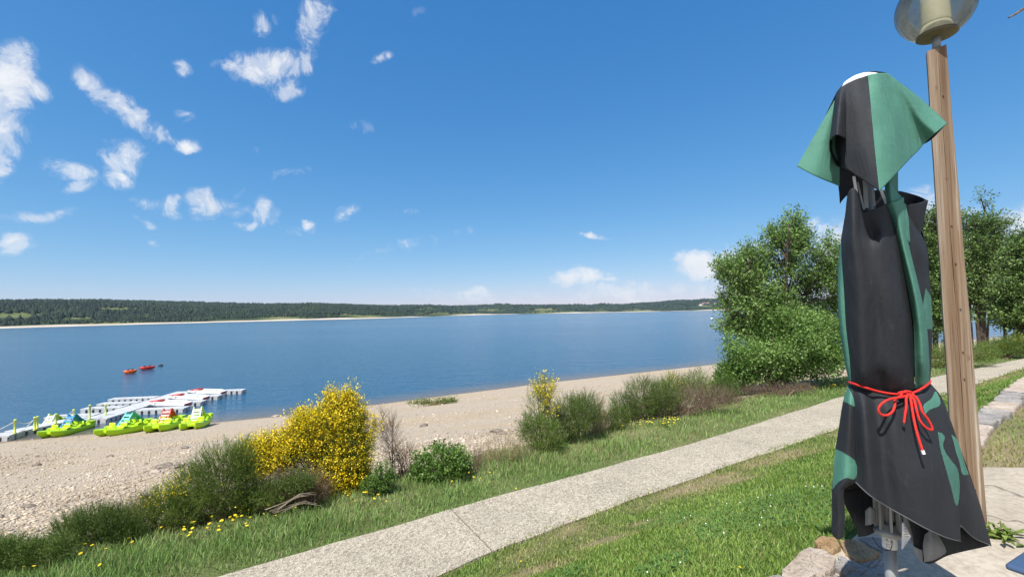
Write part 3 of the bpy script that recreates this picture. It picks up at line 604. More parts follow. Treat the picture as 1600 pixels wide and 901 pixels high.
shrub('slender_broom', 850, 700, [(850, 612, 18, 26), (855, 650, 14, 30), (835, 640, 18, 30)], 'slender upright broom with yellow top near the middle of the strip', 'shrub', 'broom', 420, .22, 8, (.024, .008), 10, stem='broom', flower=210, fper=6, fs=.026, flo=[(850, 605, 17, 18), (856, 630, 12, 20)], group=G1, up=1.0, stemr=.003)
shrub('broom', 845, 705, [(845, 675, 34, 28), (825, 668, 18, 22), (868, 690, 20, 18)], 'ragged green shrub at the foot of the slender broom', 'shrub', 'broom', 1300, .16, 8, (.024, .009), 11, stem='straw', group=G1, up=.8)
shrub('broom', 900, 690, [(895, 650, 34, 34), (915, 640, 26, 28), (880, 665, 24, 26)], 'bushy mid green broom right of the slender yellow broom', 'shrub', 'broom_dark', 2600, .19, 8, (.024, .007), 12, stem='dry', group=G1, up=1.0)
shrub('dry_shrub', 938, 680, [(935, 650, 14, 34), (920, 665, 14, 24)], 'tall rust brown tuft at the right side of the bushy broom', 'shrub', 'straw', 560, .32, 0, None, 13, stem='dry', up=2.0, jit=.25, group='dried shrubs along the strip', stemr=.0028)
shrub('broom', 975, 662, [(975, 635, 24, 24), (1005, 620, 30, 32), (1035, 618, 26, 26)], 'broad green broom in the row right of the rust brown tuft', 'shrub', 'broom_dark', 2700, .2, 8, (.026, .008), 14, stem='dry', group=G1, up=1.0, flower=12, fper=4, fs=.02)
shrub('broom', 1060, 642, [(1052, 606, 24, 24), (1075, 612, 20, 24)], 'broom with yellowish top behind the dry heather', 'shrub', 'broom', 1400, .2, 8, (.026, .008), 15, stem='dry', group=G1, up=1.0, flower=80, fper=5, fs=.022, flo=[(1052, 598, 20, 16)])
shrub('dry_shrub', 1060, 652, [(1040, 640, 30, 16), (1075, 625, 30, 22), (1110, 620, 30, 20), (1140, 620, 22, 14)], 'wide purplish brown dry heather before the tree', 'shrub', 'dry', 1700, .26, 0, None, 16, stem='dry', up=1.2, jit=.5, group='dried shrubs along the strip', stemr=.0028)
shrub('broom', 1100, 640, [(1092, 598, 20, 22), (1085, 622, 16, 18)], 'airy pale green weed clump left of the tree', 'shrub', 'weed', 500, .24, 7, (.04, .013), 17, stem='straw', group=G1, up=1.2)
shrub('dry_shrub', 790, 722, [(785, 700, 28, 24), (760, 715, 22, 14), (812, 705, 20, 24)], 'pale straw coloured dry grass tuft left of the slender broom', 'shrub', 'straw', 520, .22, 2, (.05, .006), 18, stem='straw', up=1.5, jit=.4, group='dried shrubs along the strip', stemr=.0018)
shrub('dry_shrub', 735, 735, [(740, 715, 18, 16)], 'thin brown weed stalks just right of the leafy bush', 'shrub', 'dry', 260, .2, 0, None, 19, stem='dry', up=1.6, jit=.4, group='dried shrubs along the strip', stemr=.0018)
shrub('dry_shrub', 205, 845, [(205, 800, 22, 38), (150, 805, 20, 26)], 'tall thin dry stalks rising above the low left shrubs', 'shrub', 'straw', 170, .3, 1, (.03, .006), 20, stem='straw', up=2.2, jit=.25, group='dried shrubs along the strip', stemr=.0016)
shrub('leafy_bush', 1150, 618, [(1150, 590, 30, 24), (1135, 600, 20, 16)], 'bright green leafy bush at the left foot of the tree', 'shrub', 'leaf', 800, .24, 9, (.075, .045), 21, up=.7)
shrub('dry_shrub', 1220, 618, [(1200, 608, 46, 9), (1250, 606, 26, 8)], 'dead brown bracken lying under the tree', 'shrub', 'dry', 900, .28, 0, None, 22, stem='dry', up=.3, jit=.8, group='dried shrubs along the strip', stemr=.003)
shrub('broom', 1565, 560, [(1565, 543, 34, 13), (1595, 538, 30, 16)], 'broad green broom with yellow tips beyond the far path', 'shrub', 'broom', 2200, .3, 8, (.05, .018), 23, group=G1, up=.9, flower=60, fper=5, fs=.035, flo=[(1595, 528, 24, 8), (1570, 535, 26, 6)], stemr=.004)
shrub('tall_weeds', 1470, 575, [(1470, 556, 26, 18), (1530, 552, 30, 14)], 'yellow green weeds behind the far path seen beside the post', 'weeds', 'weed', 1500, .28, 6, (.07, .015), 24, stem='straw', up=1.6, jit=.35, stemr=.003)
shrub('broom', 1015, 655, [(1010, 640, 26, 18), (1040, 632, 26, 18), (985, 648, 20, 14)], 'low green broom in front of the broad one above the dandelion drift', 'shrub', 'broom', 1700, .18, 8, (.028, .009), 150, stem='dry', group=G1, up=.9)
shrub('broom', 945, 675, [(945, 660, 22, 18), (965, 652, 18, 20)], 'small green broom filling the gap beside the rust brown tuft', 'shrub', 'broom', 900, .17, 8, (.026, .009), 151, stem='dry', group=G1, up=.9)
shrub('broom', 1118, 632, [(1112, 612, 24, 16), (1135, 606, 20, 16)], 'low mixed green broom between heather and tree', 'shrub', 'broom_dark', 1100, .24, 8, (.034, .012), 152, stem='dry', group=G1, up=.9)
shrub('broom', 430, 802, [(425, 770, 30, 20), (395, 782, 22, 18), (465, 752, 26, 16)], 'shaded green shoots under the left side of the yellow broom', 'shrub', 'broom', 900, .15, 8, (.02, .007), 153, stem='dry_dark', group=G1, up=.9)
shrub('tall_weeds', 685, 632, [(680, 627, 34, 3.5), (650, 629, 16, 2.5), (700, 625, 18, 3)], 'thin patch of green weeds by the waterline right of the yellow broom', 'weeds', 'weed', 420, .3, 6, (.10, .03), 160, stem='straw', up=1.2, jit=.6, stemr=.003)
# dead curved branches at the foot of the yellow broom
P0 = hit(425, 805); t = thing('dead_branch', P0, 'bleached curved dead broom branches lying at the foot of the yellow broom', 'branch')
mb = MB(); dd = (P0-CAM)@CF
for k in range(11):
    j = random.uniform(-12, 12); q = random.uniform(-.3, .4)
    pts = [(425+j, 800+j*.4), (440+k*3+j*.5, 790-k*1.6), (455+k*2.5, 781-k*1.8), (470+k*4, 777-k*1.2+q*10)] if k < 7 else [(430+j, 800), (452, 778+k*1.6), (474, 772+k*1.4), (492+j, 772+k*1.8)]
    mb.tube(crom([at_depth(a, b_, dd-.12+q*.3) for a, b_ in pts], 10), np.linspace(.0042, .0016, 10), 5)
mb.build('twig', M['deadwood'], t)

def tree(name, base, depth, lobes, trunks, label, mat, n, ln, per, leaf, seed, gap=.3, gs=1.6, group=None, trunk_r=.1, dz=1., up=.5):
    rng = np.random.default_rng(seed); B0 = np.array(base); t = thing(name, B0, label, 'tree', group); L = [in_px(*l[:4], depth, dz, l[4] if len(l) > 4 else 0) for l in lobes]
    a, b_, c = twigs(L, n, ln, rng, up, .55, .6, gap, gs); mb = MB()
    # limbs: every lobe gets a limb from the trunk, then side branches out to twigs
    tr = []
    for (x0, px, py, r_) in trunks:
        f_ = B0+np.array([x0*depth/F, rng.normal()*.2, -.1]); e_ = at_depth(px, py, depth+rng.normal()*.5); m_ = f_*.5+e_*.5+rng.normal(size=3)*.12; m_[:2] = m_[:2]*.6+f_[:2]*.4
        P = crom([f_, m_, e_], 14); mb.tube(P, np.linspace(r_, r_*.22, 14), 8); tr.append(P)
    T_ = np.concatenate(tr); br = []
    k = rng.choice(len(a), min(170, len(a)), replace=False)
    for e_ in a[k]:
        w = np.linalg.norm((T_-e_)*[1, 1, .8]+[0, 0, .25], axis=1)+np.where(T_[:, 2] > e_[2]-.2, 3, 0); f_ = T_[int(np.argmin(w))]; m_ = f_*.5+e_*.5+[0, 0, .12]
        mb.tube(crom([f_, m_, e_], 7), np.linspace(.028, .006, 7)*depth/17, 5)
    mb.build('trunk', M['bark'], t, True); V1, F1 = tubes_np(a, b_, np.full(len(a), .006*depth/17), np.full(len(a), .003*depth/17)); mesh_np('twig', V1, F1, M['bark'], t)
    V2, F2 = leaves(a, b_, per, leaf[0], leaf[1], rng, .05*depth/17, .6, .6); mesh_np('crown', V2, F2, M[mat], t); return t
B = hit(1222, 606)
tree('alder_tree', B, (B-CAM)@CF, [(1228, 385, 36, 34), (1240, 352, 17, 22), (1212, 372, 16, 20), (1252, 378, 14, 18), (1160, 428, 44, 28), (1136, 425, 20, 22), (1178, 400, 24, 20), (1296, 415, 30, 34), (1300, 395, 16, 30), (1215, 450, 60, 40), (1270, 470, 48, 46), (1165, 478, 42, 34), (1215, 520, 75, 42), (1140, 508, 22, 14), (1300, 520, 28, 60)],
     [(-6, 1170, 420, .07), (0, 1232, 350, .09), (6, 1285, 400, .07), (-10, 1145, 500, .05), (10, 1300, 500, .05), (3, 1250, 380, .05)], 'bushy multi stemmed green tree left of the parasol', 'tree', 5200, .52, 13, (.088, .05), 40, .62, 1.9, dz=1.0, up=.75)
shrub('leafy_bush', 1205, 612, [(1180, 540, 48, 36), (1162, 572, 32, 24), (1235, 525, 56, 46), (1275, 560, 42, 34), (1215, 575, 60, 24), (1300, 535, 20, 46)], 'wide fresh green thicket growing round the foot of the tree', 'shrub', 'tree', 2300, .52, 13, (.085, .05), 140, up=.7, jit=.65, gap=.66, gs=1.9, shell=.4, spread=.07, stemr=.005)
GT = 'trees at the right by the far path'
B = hit(1538, 545); D_ = (B-CAM)@CF
tree('aspen_tree', B, D_, [(1540, 318, 13, 22), (1530, 345, 24, 24), (1553, 345, 20, 20), (1525, 385, 30, 28), (1560, 385, 26, 22), (1520, 425, 24, 26), (1552, 420, 28, 22), (1540, 460, 38, 20), (1512, 470, 16, 30), (1562, 478, 20, 16)], [(-8, 1525, 370, .13), (0, 1540, 312, .17), (6, 1552, 380, .12), (12, 1562, 430, .10), (-14, 1515, 430, .09)],
     'tall tree with several dark trunks right of the lamp post', 'tree2', 2700, .8, 12, (.15, .09), 41, .60, 1.0, GT, up=.6)
B = hit(1590, 548); D_ = (B-CAM)@CF
tree('aspen_tree', B, D_, [(1590, 410, 18, 28), (1612, 390, 22, 34), (1575, 452, 24, 22), (1600, 470, 26, 26), (1640, 430, 36, 50), (1580, 495, 28, 22), (1610, 505, 26, 22)], [(0, 1595, 410, .13), (14, 1630, 390, .14), (-6, 1578, 440, .09)], 'lower leafy tree cut by the right edge of the view', 'tree2', 2400, .75, 12, (.15, .09), 42, .56, 1.0, GT, up=.6)
B = hit(1462, 560); D_ = (B-CAM)@CF
tree('aspen_tree', B, D_, [(1455, 355, 20, 26), (1468, 395, 22, 34), (1462, 450, 24, 32), (1455, 500, 28, 26), (1478, 335, 10, 20)], [(0, 1460, 345, .14), (8, 1475, 380, .10), (-10, 1450, 420, .09)], 'tall tree half hidden between parasol and lamp post', 'tree2', 2300, .7, 12, (.14, .085), 43, .55, 1.0, GT, up=.6)
B = hit(1420, 560); D_ = (B-CAM)@CF
tree('aspen_tree', B, D_, [(1400, 420, 40, 50), (1380, 480, 50, 40), (1350, 470, 40, 44)], [(0, 1400, 400, .15), (-20, 1360, 440, .1)], 'leafy tree mostly hidden behind the closed parasol', 'tree2', 1500, .6, 11, (.15, .10), 44, .45, .9, GT)

# ------------------------------------------------------------------ wild flowers
def dandelion():
    mb = MB(); mb.tube([(0, 0, -.03), (.006, .004, .05), (.01, .0, .1)], .0022, 5, 0)
    for k in range(14):
        a = k*math.pi/7; l = .02 if k % 2 else .015; u = np.array([math.cos(a), math.sin(a), 0]); w = np.array([-u[1], u[0], 0]); c = np.array([.01, 0, .1+.003*(k % 2)])
        mb.add([c, c+u*l*.6+w*.005+[0, 0, .004], c+u*l+[0, 0, .005], c+u*l*.6-w*.005+[0, 0, .004]], [(0, 1, 2, 3)], 1)
    mb.lathe([(.0001, .112), (.006, .11), (.009, .104), (.004, .099), (.0001, .097)], (.01, 0, 0), 8, 1); return mb
first = None
def flowers(spec, n, label, seed, grp, sc=1.0):
    global first
    r = np.random.default_rng(seed)
    for k in range(n):
        q = spec[r.integers(len(spec))]; px, py = r.normal(q[0], q[2]*.5), r.normal(q[1], q[3]*.5); P = hit(px, py+6)
        if first is None: o = first = dandelion().build('dandelion', [M['broom'], M['flower']])
        else: o = first.copy(); COL.objects.link(o)
        o.location = tuple(P); s_ = r.uniform(.8, 1.25)*sc; o.scale = (s_, s_, s_*r.uniform(.9, 1.4)); o.rotation_euler = (r.normal()*.25-.2, r.normal()*.25, r.uniform(0, 6)); tag(o, label, 'flower', grp)
flowers([(370, 808, 40, 22), (330, 825, 50, 18), (290, 832, 40, 16)], 42, 'yellow dandelion in the drift at the foot of the tall green broom', 60, 'dandelions below the tall green broom')
flowers([(440, 790, 50, 16), (480, 785, 50, 18), (560, 778, 50, 14)], 26, 'yellow dandelion in the grass in front of the yellow broom', 61, 'dandelions in front of the yellow broom')
flowers([(1000, 664, 40, 10), (1030, 660, 40, 8), (1050, 656, 20, 8)], 40, 'yellow dandelion in the drift in front of the dry heather', 62, 'dandelions before the dry heather', 1.15)
flowers([(250, 845, 60, 14), (130, 870, 60, 14), (60, 885, 60, 14)], 10, 'yellow dandelion low in the grass by the left shrubs', 63, 'dandelions by the left shrubs')
flowers([(1250, 608, 50, 6), (1300, 600, 20, 6)], 16, 'yellow dandelion in the grass under the tree', 64, 'dandelions under the tree', 1.3)
flowers([(760, 750, 40, 14), (1025, 690, 50, 14), (620, 745, 30, 10)], 12, 'yellow dandelion alone in the rough grass beside the path', 65, 'dandelions beside the path')
for px, py, l in ((818, 876, 'lone yellow dandelion in the worn turf at the lower edge of the path'), (1149, 888, 'lone yellow dandelion in the green lawn left of the wall stones'), (1298, 792, 'lone yellow dandelion in the lawn touching the parasol edge')):
    P = hit(px, py+8); o = first.copy(); COL.objects.link(o); o.location = tuple(P-[0, 0, .045]); o.scale = (.85, .85, .85); o.rotation_euler = (-.4, .1, px); tag(o, l, 'flower')

# ------------------------------------------------------------------ pontoon, boats
def W(px, py, z): return at_z(px, py, z)
base = np.array([-31.15, 34.6, WATER]); ax = np.array([-1.9, 12.3]); ln = np.linalg.norm(ax); ang = math.atan2(ax[1], ax[0]); av = ax/ln; rv = np.array([av[1], -av[0]])
pt = thing('floating_pontoon', base, 'grey modular floating pontoon with side fingers and rope railing', 'pontoon')
def deck(mb, c0, c1, w, top=.36):
    """a row of float cubes between two ground points"""
    c0 = np.array(c0); c1 = np.array(c1); L = np.linalg.norm(c1-c0); n = max(1, round(L/.5)); d = (c1-c0)/L; s_ = np.array([-d[1], d[0]]); m = max(1, round(w/.5)); rz_ = math.atan2(d[1], d[0])
    for i in range(n):
        for j in range(m):
            p = c0+d*(i+.5)*L/n+s_*((j+.5)/m-.5)*w
            mb.box((*p, WATER+top-.05), (L/n-.035, w/m-.035, .10), rz_)
            mb.box((*p, WATER+top-.27), (L/n-.15, w/m-.15, .36), rz_)
            for u, v in ((1, .17), (.17, 1)): mb.box((*p, WATER+top-.24), ((L/n-.04)*u if u < 1 else L/n-.17, (w/m-.04)*v if v < 1 else w/m-.17, .30), rz_)
            if i in (0, n-1) or j in (0, m-1): mb.box((*p, WATER+top-.26), (L/n-.19, w/m-.02, .32), rz_).box((*p, WATER+top-.262), (L/n-.02, w/m-.19, .32), rz_)
    mb.box((*(c0+c1)/2, WATER+top-.16), (L-.12, w-.12, .10), rz_, 1).box((*(c0+c1)/2, WATER+top-.30), (L-.16, w-.16, .14), rz_, 1)
def loc(s_, l): return base[:2]+av*s_+rv*l
mb = MB(); deck(mb, loc(0, 0), loc(ln, 0), 1.7); mb.build('walkway', [M['pont'], M['pontdark']], pt)
mb = MB(); deck(mb, np.array([-37.8, 29.35]), np.array([-32.7, 30.65]), 1.15); mb.build('gangway', [M['pont'], M['pontdark']], pt)
mb = MB(); deck(mb, np.array([-33.6, 31.15]), np.array([-32.75, 35.6]), 1.2, .365); mb.build('gangway', [M['pont'], M['pontdark']], pt)
for s_, l in ((3.3, 3.6), (6.1, 3.6), (9.0, 3.7), (12.0, 4.6)):
    mb = MB(); deck(mb, loc(s_, 1.05), loc(s_, 1.05+l), 1.0); mb.build('finger', [M['pont'], M['pontdark']], pt)
for s_, l in ((2.0, 3.4), (5.0, 3.0), (7.1, 3.2), (9.6, 3.9)):
    mb = MB(); deck(mb, loc(s_, -1.05), loc(s_, -1.05-l), 1.0); mb.build('finger', [M['pont'], M['pontdark']], pt)
posts = [(23, 677, 655), (54, 672, 651), (58, 670, 650), (87, 662, 646), (115, 653, 639), (140, 655, 632), (165, 648, 631)]; tops = []
for px, py, pt_y in posts:
    P = W(px, py, WATER+.36); h = (py-pt_y)/F*((P-CAM)@CF); mb = MB(); mb.lathe([(.0001, 0), (.10, 0), (.10, .05), (.058, .09), (.058, h-.1), (.085, h-.08), (.085, h-.02), (.05, h), (.0001, h)], P, 12); mb.build('post', M['limepost'], pt, True); tops.append(P+[0, 0, h*.85])
def rope(a, b_, sag):
    m_ = (a+b_)/2-[0, 0, sag]; MB().tube(crom([a, m_, b_], 10), .022, 5).build('rope', M['rope'], pt)
for i, j in ((0, 2), (2, 3), (3, 4), (5, 6)): rope(tops[i], tops[j], .25)
rope(tops[0], at_depth(-30, 680, (tops[0]-CAM)@CF-1), .1); rope(tops[1], at_depth(24, 678, (tops[1]-CAM)@CF-.6), .1)

def pedal_boat(slide, ladder, loc_, yaw, label, pitch=0.03):
    t = thing('pedal_boat', (0, 0, 0), label, 'pedal boat', 'lime pedal boats drawn up on the beach')
    # hull: two long floats with turned up bows and a raised cockpit tub between them; bow at -x
    for s_ in (-1, 1):
        rows = []
        for x_ in np.linspace(-1.85, 1.75, 26):
            u = (x_+1.85)/3.6; w = .31*min(1, (u/.22)**.6+.05)*(1-.25*max(0, (u-.85)/.15)**2); kl = .02+.34*max(0, 1-u/.3)**2+.12*max(0, (u-.8)/.2)**2; dk = .46+.12*max(0, 1-u/.35)**1.5+.05*max(0, (u-.75)/.25)
            sec = []
            for (a, b_) in ((0, 0), (.55, .04), (.86, .28), (1, .62), (.96, .9), (.8, 1.0), (.35, 1.05), (-.35, 1.05), (-.8, 1), (-.96, .9), (-1, .62), (-.86, .28), (-.55, .04), (0, 0)): sec.append((x_, s_*.43+a*w, 1.25*(kl+b_*(dk-kl))))
            rows.append(sec)
        mb = MB().grid(np.array(rows)); mb.add(np.array(rows[0]), [tuple(range(13))]); mb.add(np.array(rows[-1]), [tuple(range(13))[::-1]]); mb.build('hull', M['lime'], t, True)
    mb = MB(); mb.box((.05, 0, .48), (2.9, .6, .2)); mb.box((-.62, 0, .62), (.5, 1.0, .10)); mb.box((1.5, 0, .68), (.5, 1.4, .22)); mb.build('deck', M['lime'], t, bevel=.04)
    for s_ in (-1, 1):
        for x_ in (-.55, .62):
            q = MB(); P = np.array([[(x_-.30, s_*.43+y_, .62+.0*a) if k == 0 else (x_-.30+.36*min(1, k/2.), s_*.43+y_*(1-.12*max(0, k-2)), .62+.07*(k == 1)+.02+(.14*max(0, k-2))) for k in range(5)] for y_, a in ((-.26, 0), (-.13, 0), (.13, 0), (.26, 0))])
            q.grid(P).build('seat', M['lime'], t, True, solid=.05)
        MB().tube([(-.98, s_*.35, .6), (-1.1, s_*.35, .78), (-1.2, s_*.35, .72)], .03, 6).build('pedal_housing', M['lime'], t)
        MB().tube(crom([(.75, s_*.66, .6), (.9, s_*.7, .80), (1.15, s_*.68, .78), (1.3, s_*.64, .6)], 10), .05, 8).build('handrail', M['lime'], t, True)
    # ladder facing the bow and a curved chute running to the stern
    for s_ in (-1, 1): MB().tube(crom([(-.42, s_*.27, .46), (.0, s_*.25, .98), (.30, s_*.24, 1.38), (.38, s_*.24, 1.52)], 12), .045, 8).build('ladder_rail', M[ladder], t, True)
    for k in range(4):
        u = (k+.7)/4.2; MB().box((-.42+.72*u, 0, .46+.92*u), (.09, .5, .15), M=[[.8, 0, .6], [0, 1, 0], [-.6, 0, .8]]).build('rung', M[ladder], t, bevel=.01)
    prof = crom([(.30, 1.36), (.48, 1.34), (.75, 1.08), (1.1, .78), (1.4, .64), (1.72, .62)], 18)
    P = np.array([[(x_, y_, z_+h_) for y_, h_ in ((-.29, .17), (-.26, .15), (-.24, .02), (0, 0), (.24, .02), (.26, .15), (.29, .17))] for x_, z_ in prof]); MB().grid(P).build('slide', M[slide], t, True, solid=.035)
    for s_ in (-1, 1): MB().tube([(.98, s_*.22, .48), (.55, s_*.22, 1.18)], .032, 6).build('strut', M[ladder], t)
    t.location = tuple(loc_); t.scale = (.92, .92, .88); t.rotation_euler = (0, pitch, yaw); return t
def boat_at(px, py, yaw, *a, **k):
    P = hit(px, py); return pedal_boat(a[0], a[1], P-[0, 0, .02], R(yaw), a[2], **k)
boat_at(74, 676, 96, 'lime', 'white', 'lime pedal boat with white ladder behind the blue slide boat')
boat_at(104, 679, 94, 'bluepl', 'bluepl', 'lime pedal boat with blue ladder and slide at the left')
boat_at(194, 677, 87, 'turqgreen', 'turq', 'lime pedal boat with turquoise ladder and green slide')
boat_at(257, 671, 104, 'red', 'red', 'lime pedal boat with red ladder and slide')
boat_at(306, 668, 110, 'lime', 'white', 'lime pedal boat with white ladder at the right end of the row')

def white_boat(s_, l, yaw, label):
    c = loc(s_, l); t = thing('rowing_boat', (0, 0, 0), label, 'boat', 'white boats parked between the pontoon fingers'); rows = []
    for x_ in np.linspace(-2.1, 1.9, 22):
        u = (x_+2.1)/4.; w = .72*min(1, (u/.4)**.75+.02); kl = .02+.22*max(0, 1-u/.4)**2; rows.append([(x_, a*w, kl+b_*(.44-kl)) for a, b_ in ((0, 0), (.7, .02), (.97, .35), (1, .85), (.93, 1), (.4, .98), (-.4, .98), (-.93, 1), (-1, .85), (-.97, .35), (-.7, .02), (0, 0))])
    mb = MB().grid(np.array(rows)); mb.add(np.array(rows[-1]), [tuple(range(11))[::-1]]); mb.build('hull', M['white'], t, True)
    bow = MB(); top = [[(x_, a*.70*min(1, ((x_+2.1)/4/.4)**.75+.02), .455+.26*max(0, (x_+2.0)/1.3)**1.2*(1-a*a*.5)) for a in (-1, -.6, 0, .6, 1)] for x_ in np.linspace(-2.0, -.75, 8)]; bow.grid(np.array(top)); bow.add(np.array(top[-1]).tolist()+[(-.75, .6, .44), (-.75, -.6, .44)], [(0, 1, 2, 3, 4, 5, 6)]); bow.build('bow_cover', M['red'], t, solid=.02)
    MB().box((1.90, 0, .30), (.06, 1.0, .22)).build('stern_panel', M['red'], t, bevel=.01)
    for x_ in (-.2, .7): MB().box((x_, 0, .49), (.4, 1.05, .08)).build('seat', M['white'], t, bevel=.02)
    for q in (-1, 1): MB().box((.2, q*.62, .50), (2.6, .1, .10)).build('gunwale', M['white'], t, bevel=.02)
    t.location = (*c, WATER+.20); t.scale = (.86, .80, .9); t.rotation_euler = (0, .05, math.atan2(rv[1], rv[0])+yaw)
white_boat(4.7, 2.5, -.12, 'white boat with red bow and stern nearest the shore on the pontoon')
white_boat(7.55, 2.6, -.12, 'white boat with red bow in the middle of the pontoon row')
white_boat(10.5, 2.8, -.12, 'white boat with red bow farthest out on the pontoon')
def kayak(px, py, L, yaw, mat, label):
    P = W(px, py, WATER); t = thing('kayak', (0, 0, 0), label, 'kayak', 'kayaks adrift on the lake'); rows = []
    for x_ in np.linspace(-L/2, L/2, 18):
        u = abs(x_)/(L/2); w = .42*(1-u**3)**.7+.01; lift = .22*u**2.5; rows.append([(x_, math.cos(a)*w, lift+.16+.2*math.sin(a)*(1-.4*u)) for a in np.arange(13)*math.pi/6])
    MB().grid(np.array(rows)).build('hull', M[mat], t, True)
    for s_ in (-1, 1): MB().tube(crom([(-L*.42, 0, .42), (-L*.2, s_*.27, .40), (L*.2, s_*.27, .40), (L*.42, 0, .42)], 14), .12, 8).build('side_tube', M[mat], t, True)
    for x_ in (-L*.14, L*.16): MB().box((x_, 0, .42), (.12, .5, .5)).box((x_-.2, 0, .36), (.4, .5, .12)).build('seat', M['seat'], t, bevel=.03)
    t.location = tuple(P+[0, 0, -.05]); t.rotation_euler = (0, 0, yaw)
kayak(203.5, 583, 1.6, 1.0, 'orange', 'small orange inflatable kayak floating beside the red one')
kayak(230, 577, 2.1, 1.05, 'red', 'red inflatable kayak floating farther out than the orange one')
for px, py, r_, m_, l in ((251, 571.5, .38, 'seat', 'small black mooring buoy floating right of the red kayak'), (1112, 497.5, .9, 'white', 'tiny white buoy far out on the lake beside the tree')):
    P = W(px, py, WATER); t = thing('buoy', P, l, 'buoy'); MB().lathe([(.001, -.6*r_), (.75*r_, -.4*r_), (r_, 0), (.8*r_, .45*r_), (.3*r_, .7*r_), (.001, .75*r_)], P, 14).build('float', M[m_], t, True); MB().tube([P+[0, 0, .7*r_], P+[0, 0, r_]], .06*r_+.01, 6).build('ring', M[m_], t)

# ------------------------------------------------------------------ stone wall along the terrace
w0 = at_z(1280, 860, TERR); wall = thing('stone_wall', w0, 'low dry stone wall with flat coping stones edging the terrace', 'wall')
def stone(poly_px, mat, th=.16, z=TERR+.03, seed=0, world=False):
    r = np.random.default_rng(seed); P = [np.array(p) if world else W(p[0], p[1], z) for p in poly_px]; P = np.array(P); c = P.mean(0); mb = MB()
    # rounded, broken outline
    n = len(P); Q = []
    for i in range(n):
        a, b_ = P[i], P[(i+1) % n]
        for t_ in (.12, .38, .62, .88): Q.append(a*(1-t_)+b_*t_+np.array([*r.normal(size=2)*.006, 0]))
    Q = np.array(Q); K = len(Q); rings = []
    for s_, dz_ in ((.0, .004), (.35, .004), (.7, .003), (.955, .002), (1.0, -.012), (1.008, -.05), (.99, -th)): 
        rr = c+(Q-c)*s_; rr = rr.copy(); rr[:, 2] = c[2]+dz_+(r.normal(size=K)*.004 if 0 < s_ < .9 else 0); rings.append(rr)
    V = np.array(rings); Fa = [(i*K+j, i*K+(j+1) % K, (i+1)*K+(j+1) % K, (i+1)*K+j) for i in range(len(rings)-1) for j in range(K)]
    mb.add(V.reshape(-1, 3), Fa); return mb.build('coping_stone', M[mat], wall, False)
for i, (pp, mt, dz_) in enumerate([
    ([(1270, 845), (1284, 836), (1306, 838), (1314, 852), (1302, 860), (1288, 857)], 'stone_rust', .03), ([(1262, 853), (1289, 858), (1307, 870), (1303, 887), (1283, 897), (1246, 906), (1218, 893), (1242, 867)], 'stone_pink', .045),
    ([(1214, 895), (1243, 908), (1262, 930), (1190, 940), (1175, 912)], 'stone_grey', .03), ([(1309, 841), (1336, 842), (1374, 861), (1369, 871), (1341, 876), (1317, 856)], 'stone_rust', .02), ([(1311, 866), (1336, 878), (1334, 890), (1313, 894), (1305, 886)], 'stone_grey', .025),
    ([(1340, 838), (1386, 840), (1392, 868), (1378, 861)], 'stone_grey', .012), ([(1342, 880), (1374, 874), (1390, 873), (1394, 905), (1330, 912), (1316, 897)], 'stone_grey', .008), ([(1286, 899), (1310, 897), (1326, 912), (1320, 935), (1265, 930), (1250, 908)], 'stone_grey', .02)]): stone(pp, mt, .2, TERR+dz_, i)
xw = 2.75; k = 0
r = np.random.default_rng(77)
while xw < 24:
    L = r.uniform(.22, .5)*(1+.03*xw); dx = L*.79; a0, a1 = xw+.012, xw+dx
    y0, y1 = float(yW(a0)), float(yW(a1)); n_ = np.array([-.61, .79])
    for j, (o0, o1) in enumerate(((.03, -.24-.06*r.random()),)):
        q = [np.array([a0, y0])+n_*o0+r.normal(size=2)*.02, np.array([a1, y1])+n_*o0+r.normal(size=2)*.02, np.array([a1, y1])+n_*o1, np.array([a0, y0])+n_*o1]
        stone([(*p_, TERR+.01+r.uniform(0, .055)) for p_ in q][::-1], ['stone_pink', 'stone_grey', 'stone_pink', 'stone_rust'][r.choice(4, p=[.45, .3, .17, .08])], r.uniform(.10, .16), seed=100+k, world=True)
        # a second flat course under the coping
    q = [(a0-.05, y0+.06), (a1-.05, y1+.06), (a1+.1, y1-.2), (a0+.1, y0-.2)]
    o = stone([(*p_, TERR-.10) for p_ in q][::-1], ['stone_grey', 'stone_pink'][k % 2], .2, seed=300+k, world=True); o.name = 'wall_stone'
    xw = a1; k += 1
# weed in the concrete joint
P0 = hit(1563, 838); P0 = at_z(1560, 838, TERR); t = thing('dandelion_weed', P0, 'yellow green weed growing from the concrete beside the post', 'plant'); mb = MB(); r = np.random.default_rng(5)
for k in range(46):
    a = r.uniform(0, 6.28); l = r.uniform(.05, .13); h = r.uniform(.01, .10); u = np.array([math.cos(a), math.sin(a), 0]); w = np.array([-u[1], u[0], 0]); c = P0+[r.normal()*.045, r.normal()*.05, -.005]
    pts = [c, c+u*l*.35+[0, 0, h*.7], c+u*l*.7+[0, 0, h], c+u*l+[0, 0, h*.8]]; ws = [.003, .011, .016, .002]; mb.grid(np.array([[p-w*s_, p+[0, 0, -.004], p+w*s_] for p, s_ in zip(pts, ws)]))
mb.build('leaf', M['weed'], t); MB().tube(crom([P0, P0+[.01, -.01, .06], P0+[.0, -.02, .12]], 8), .004, 6).build('flower_stalk', M['straw'], t)
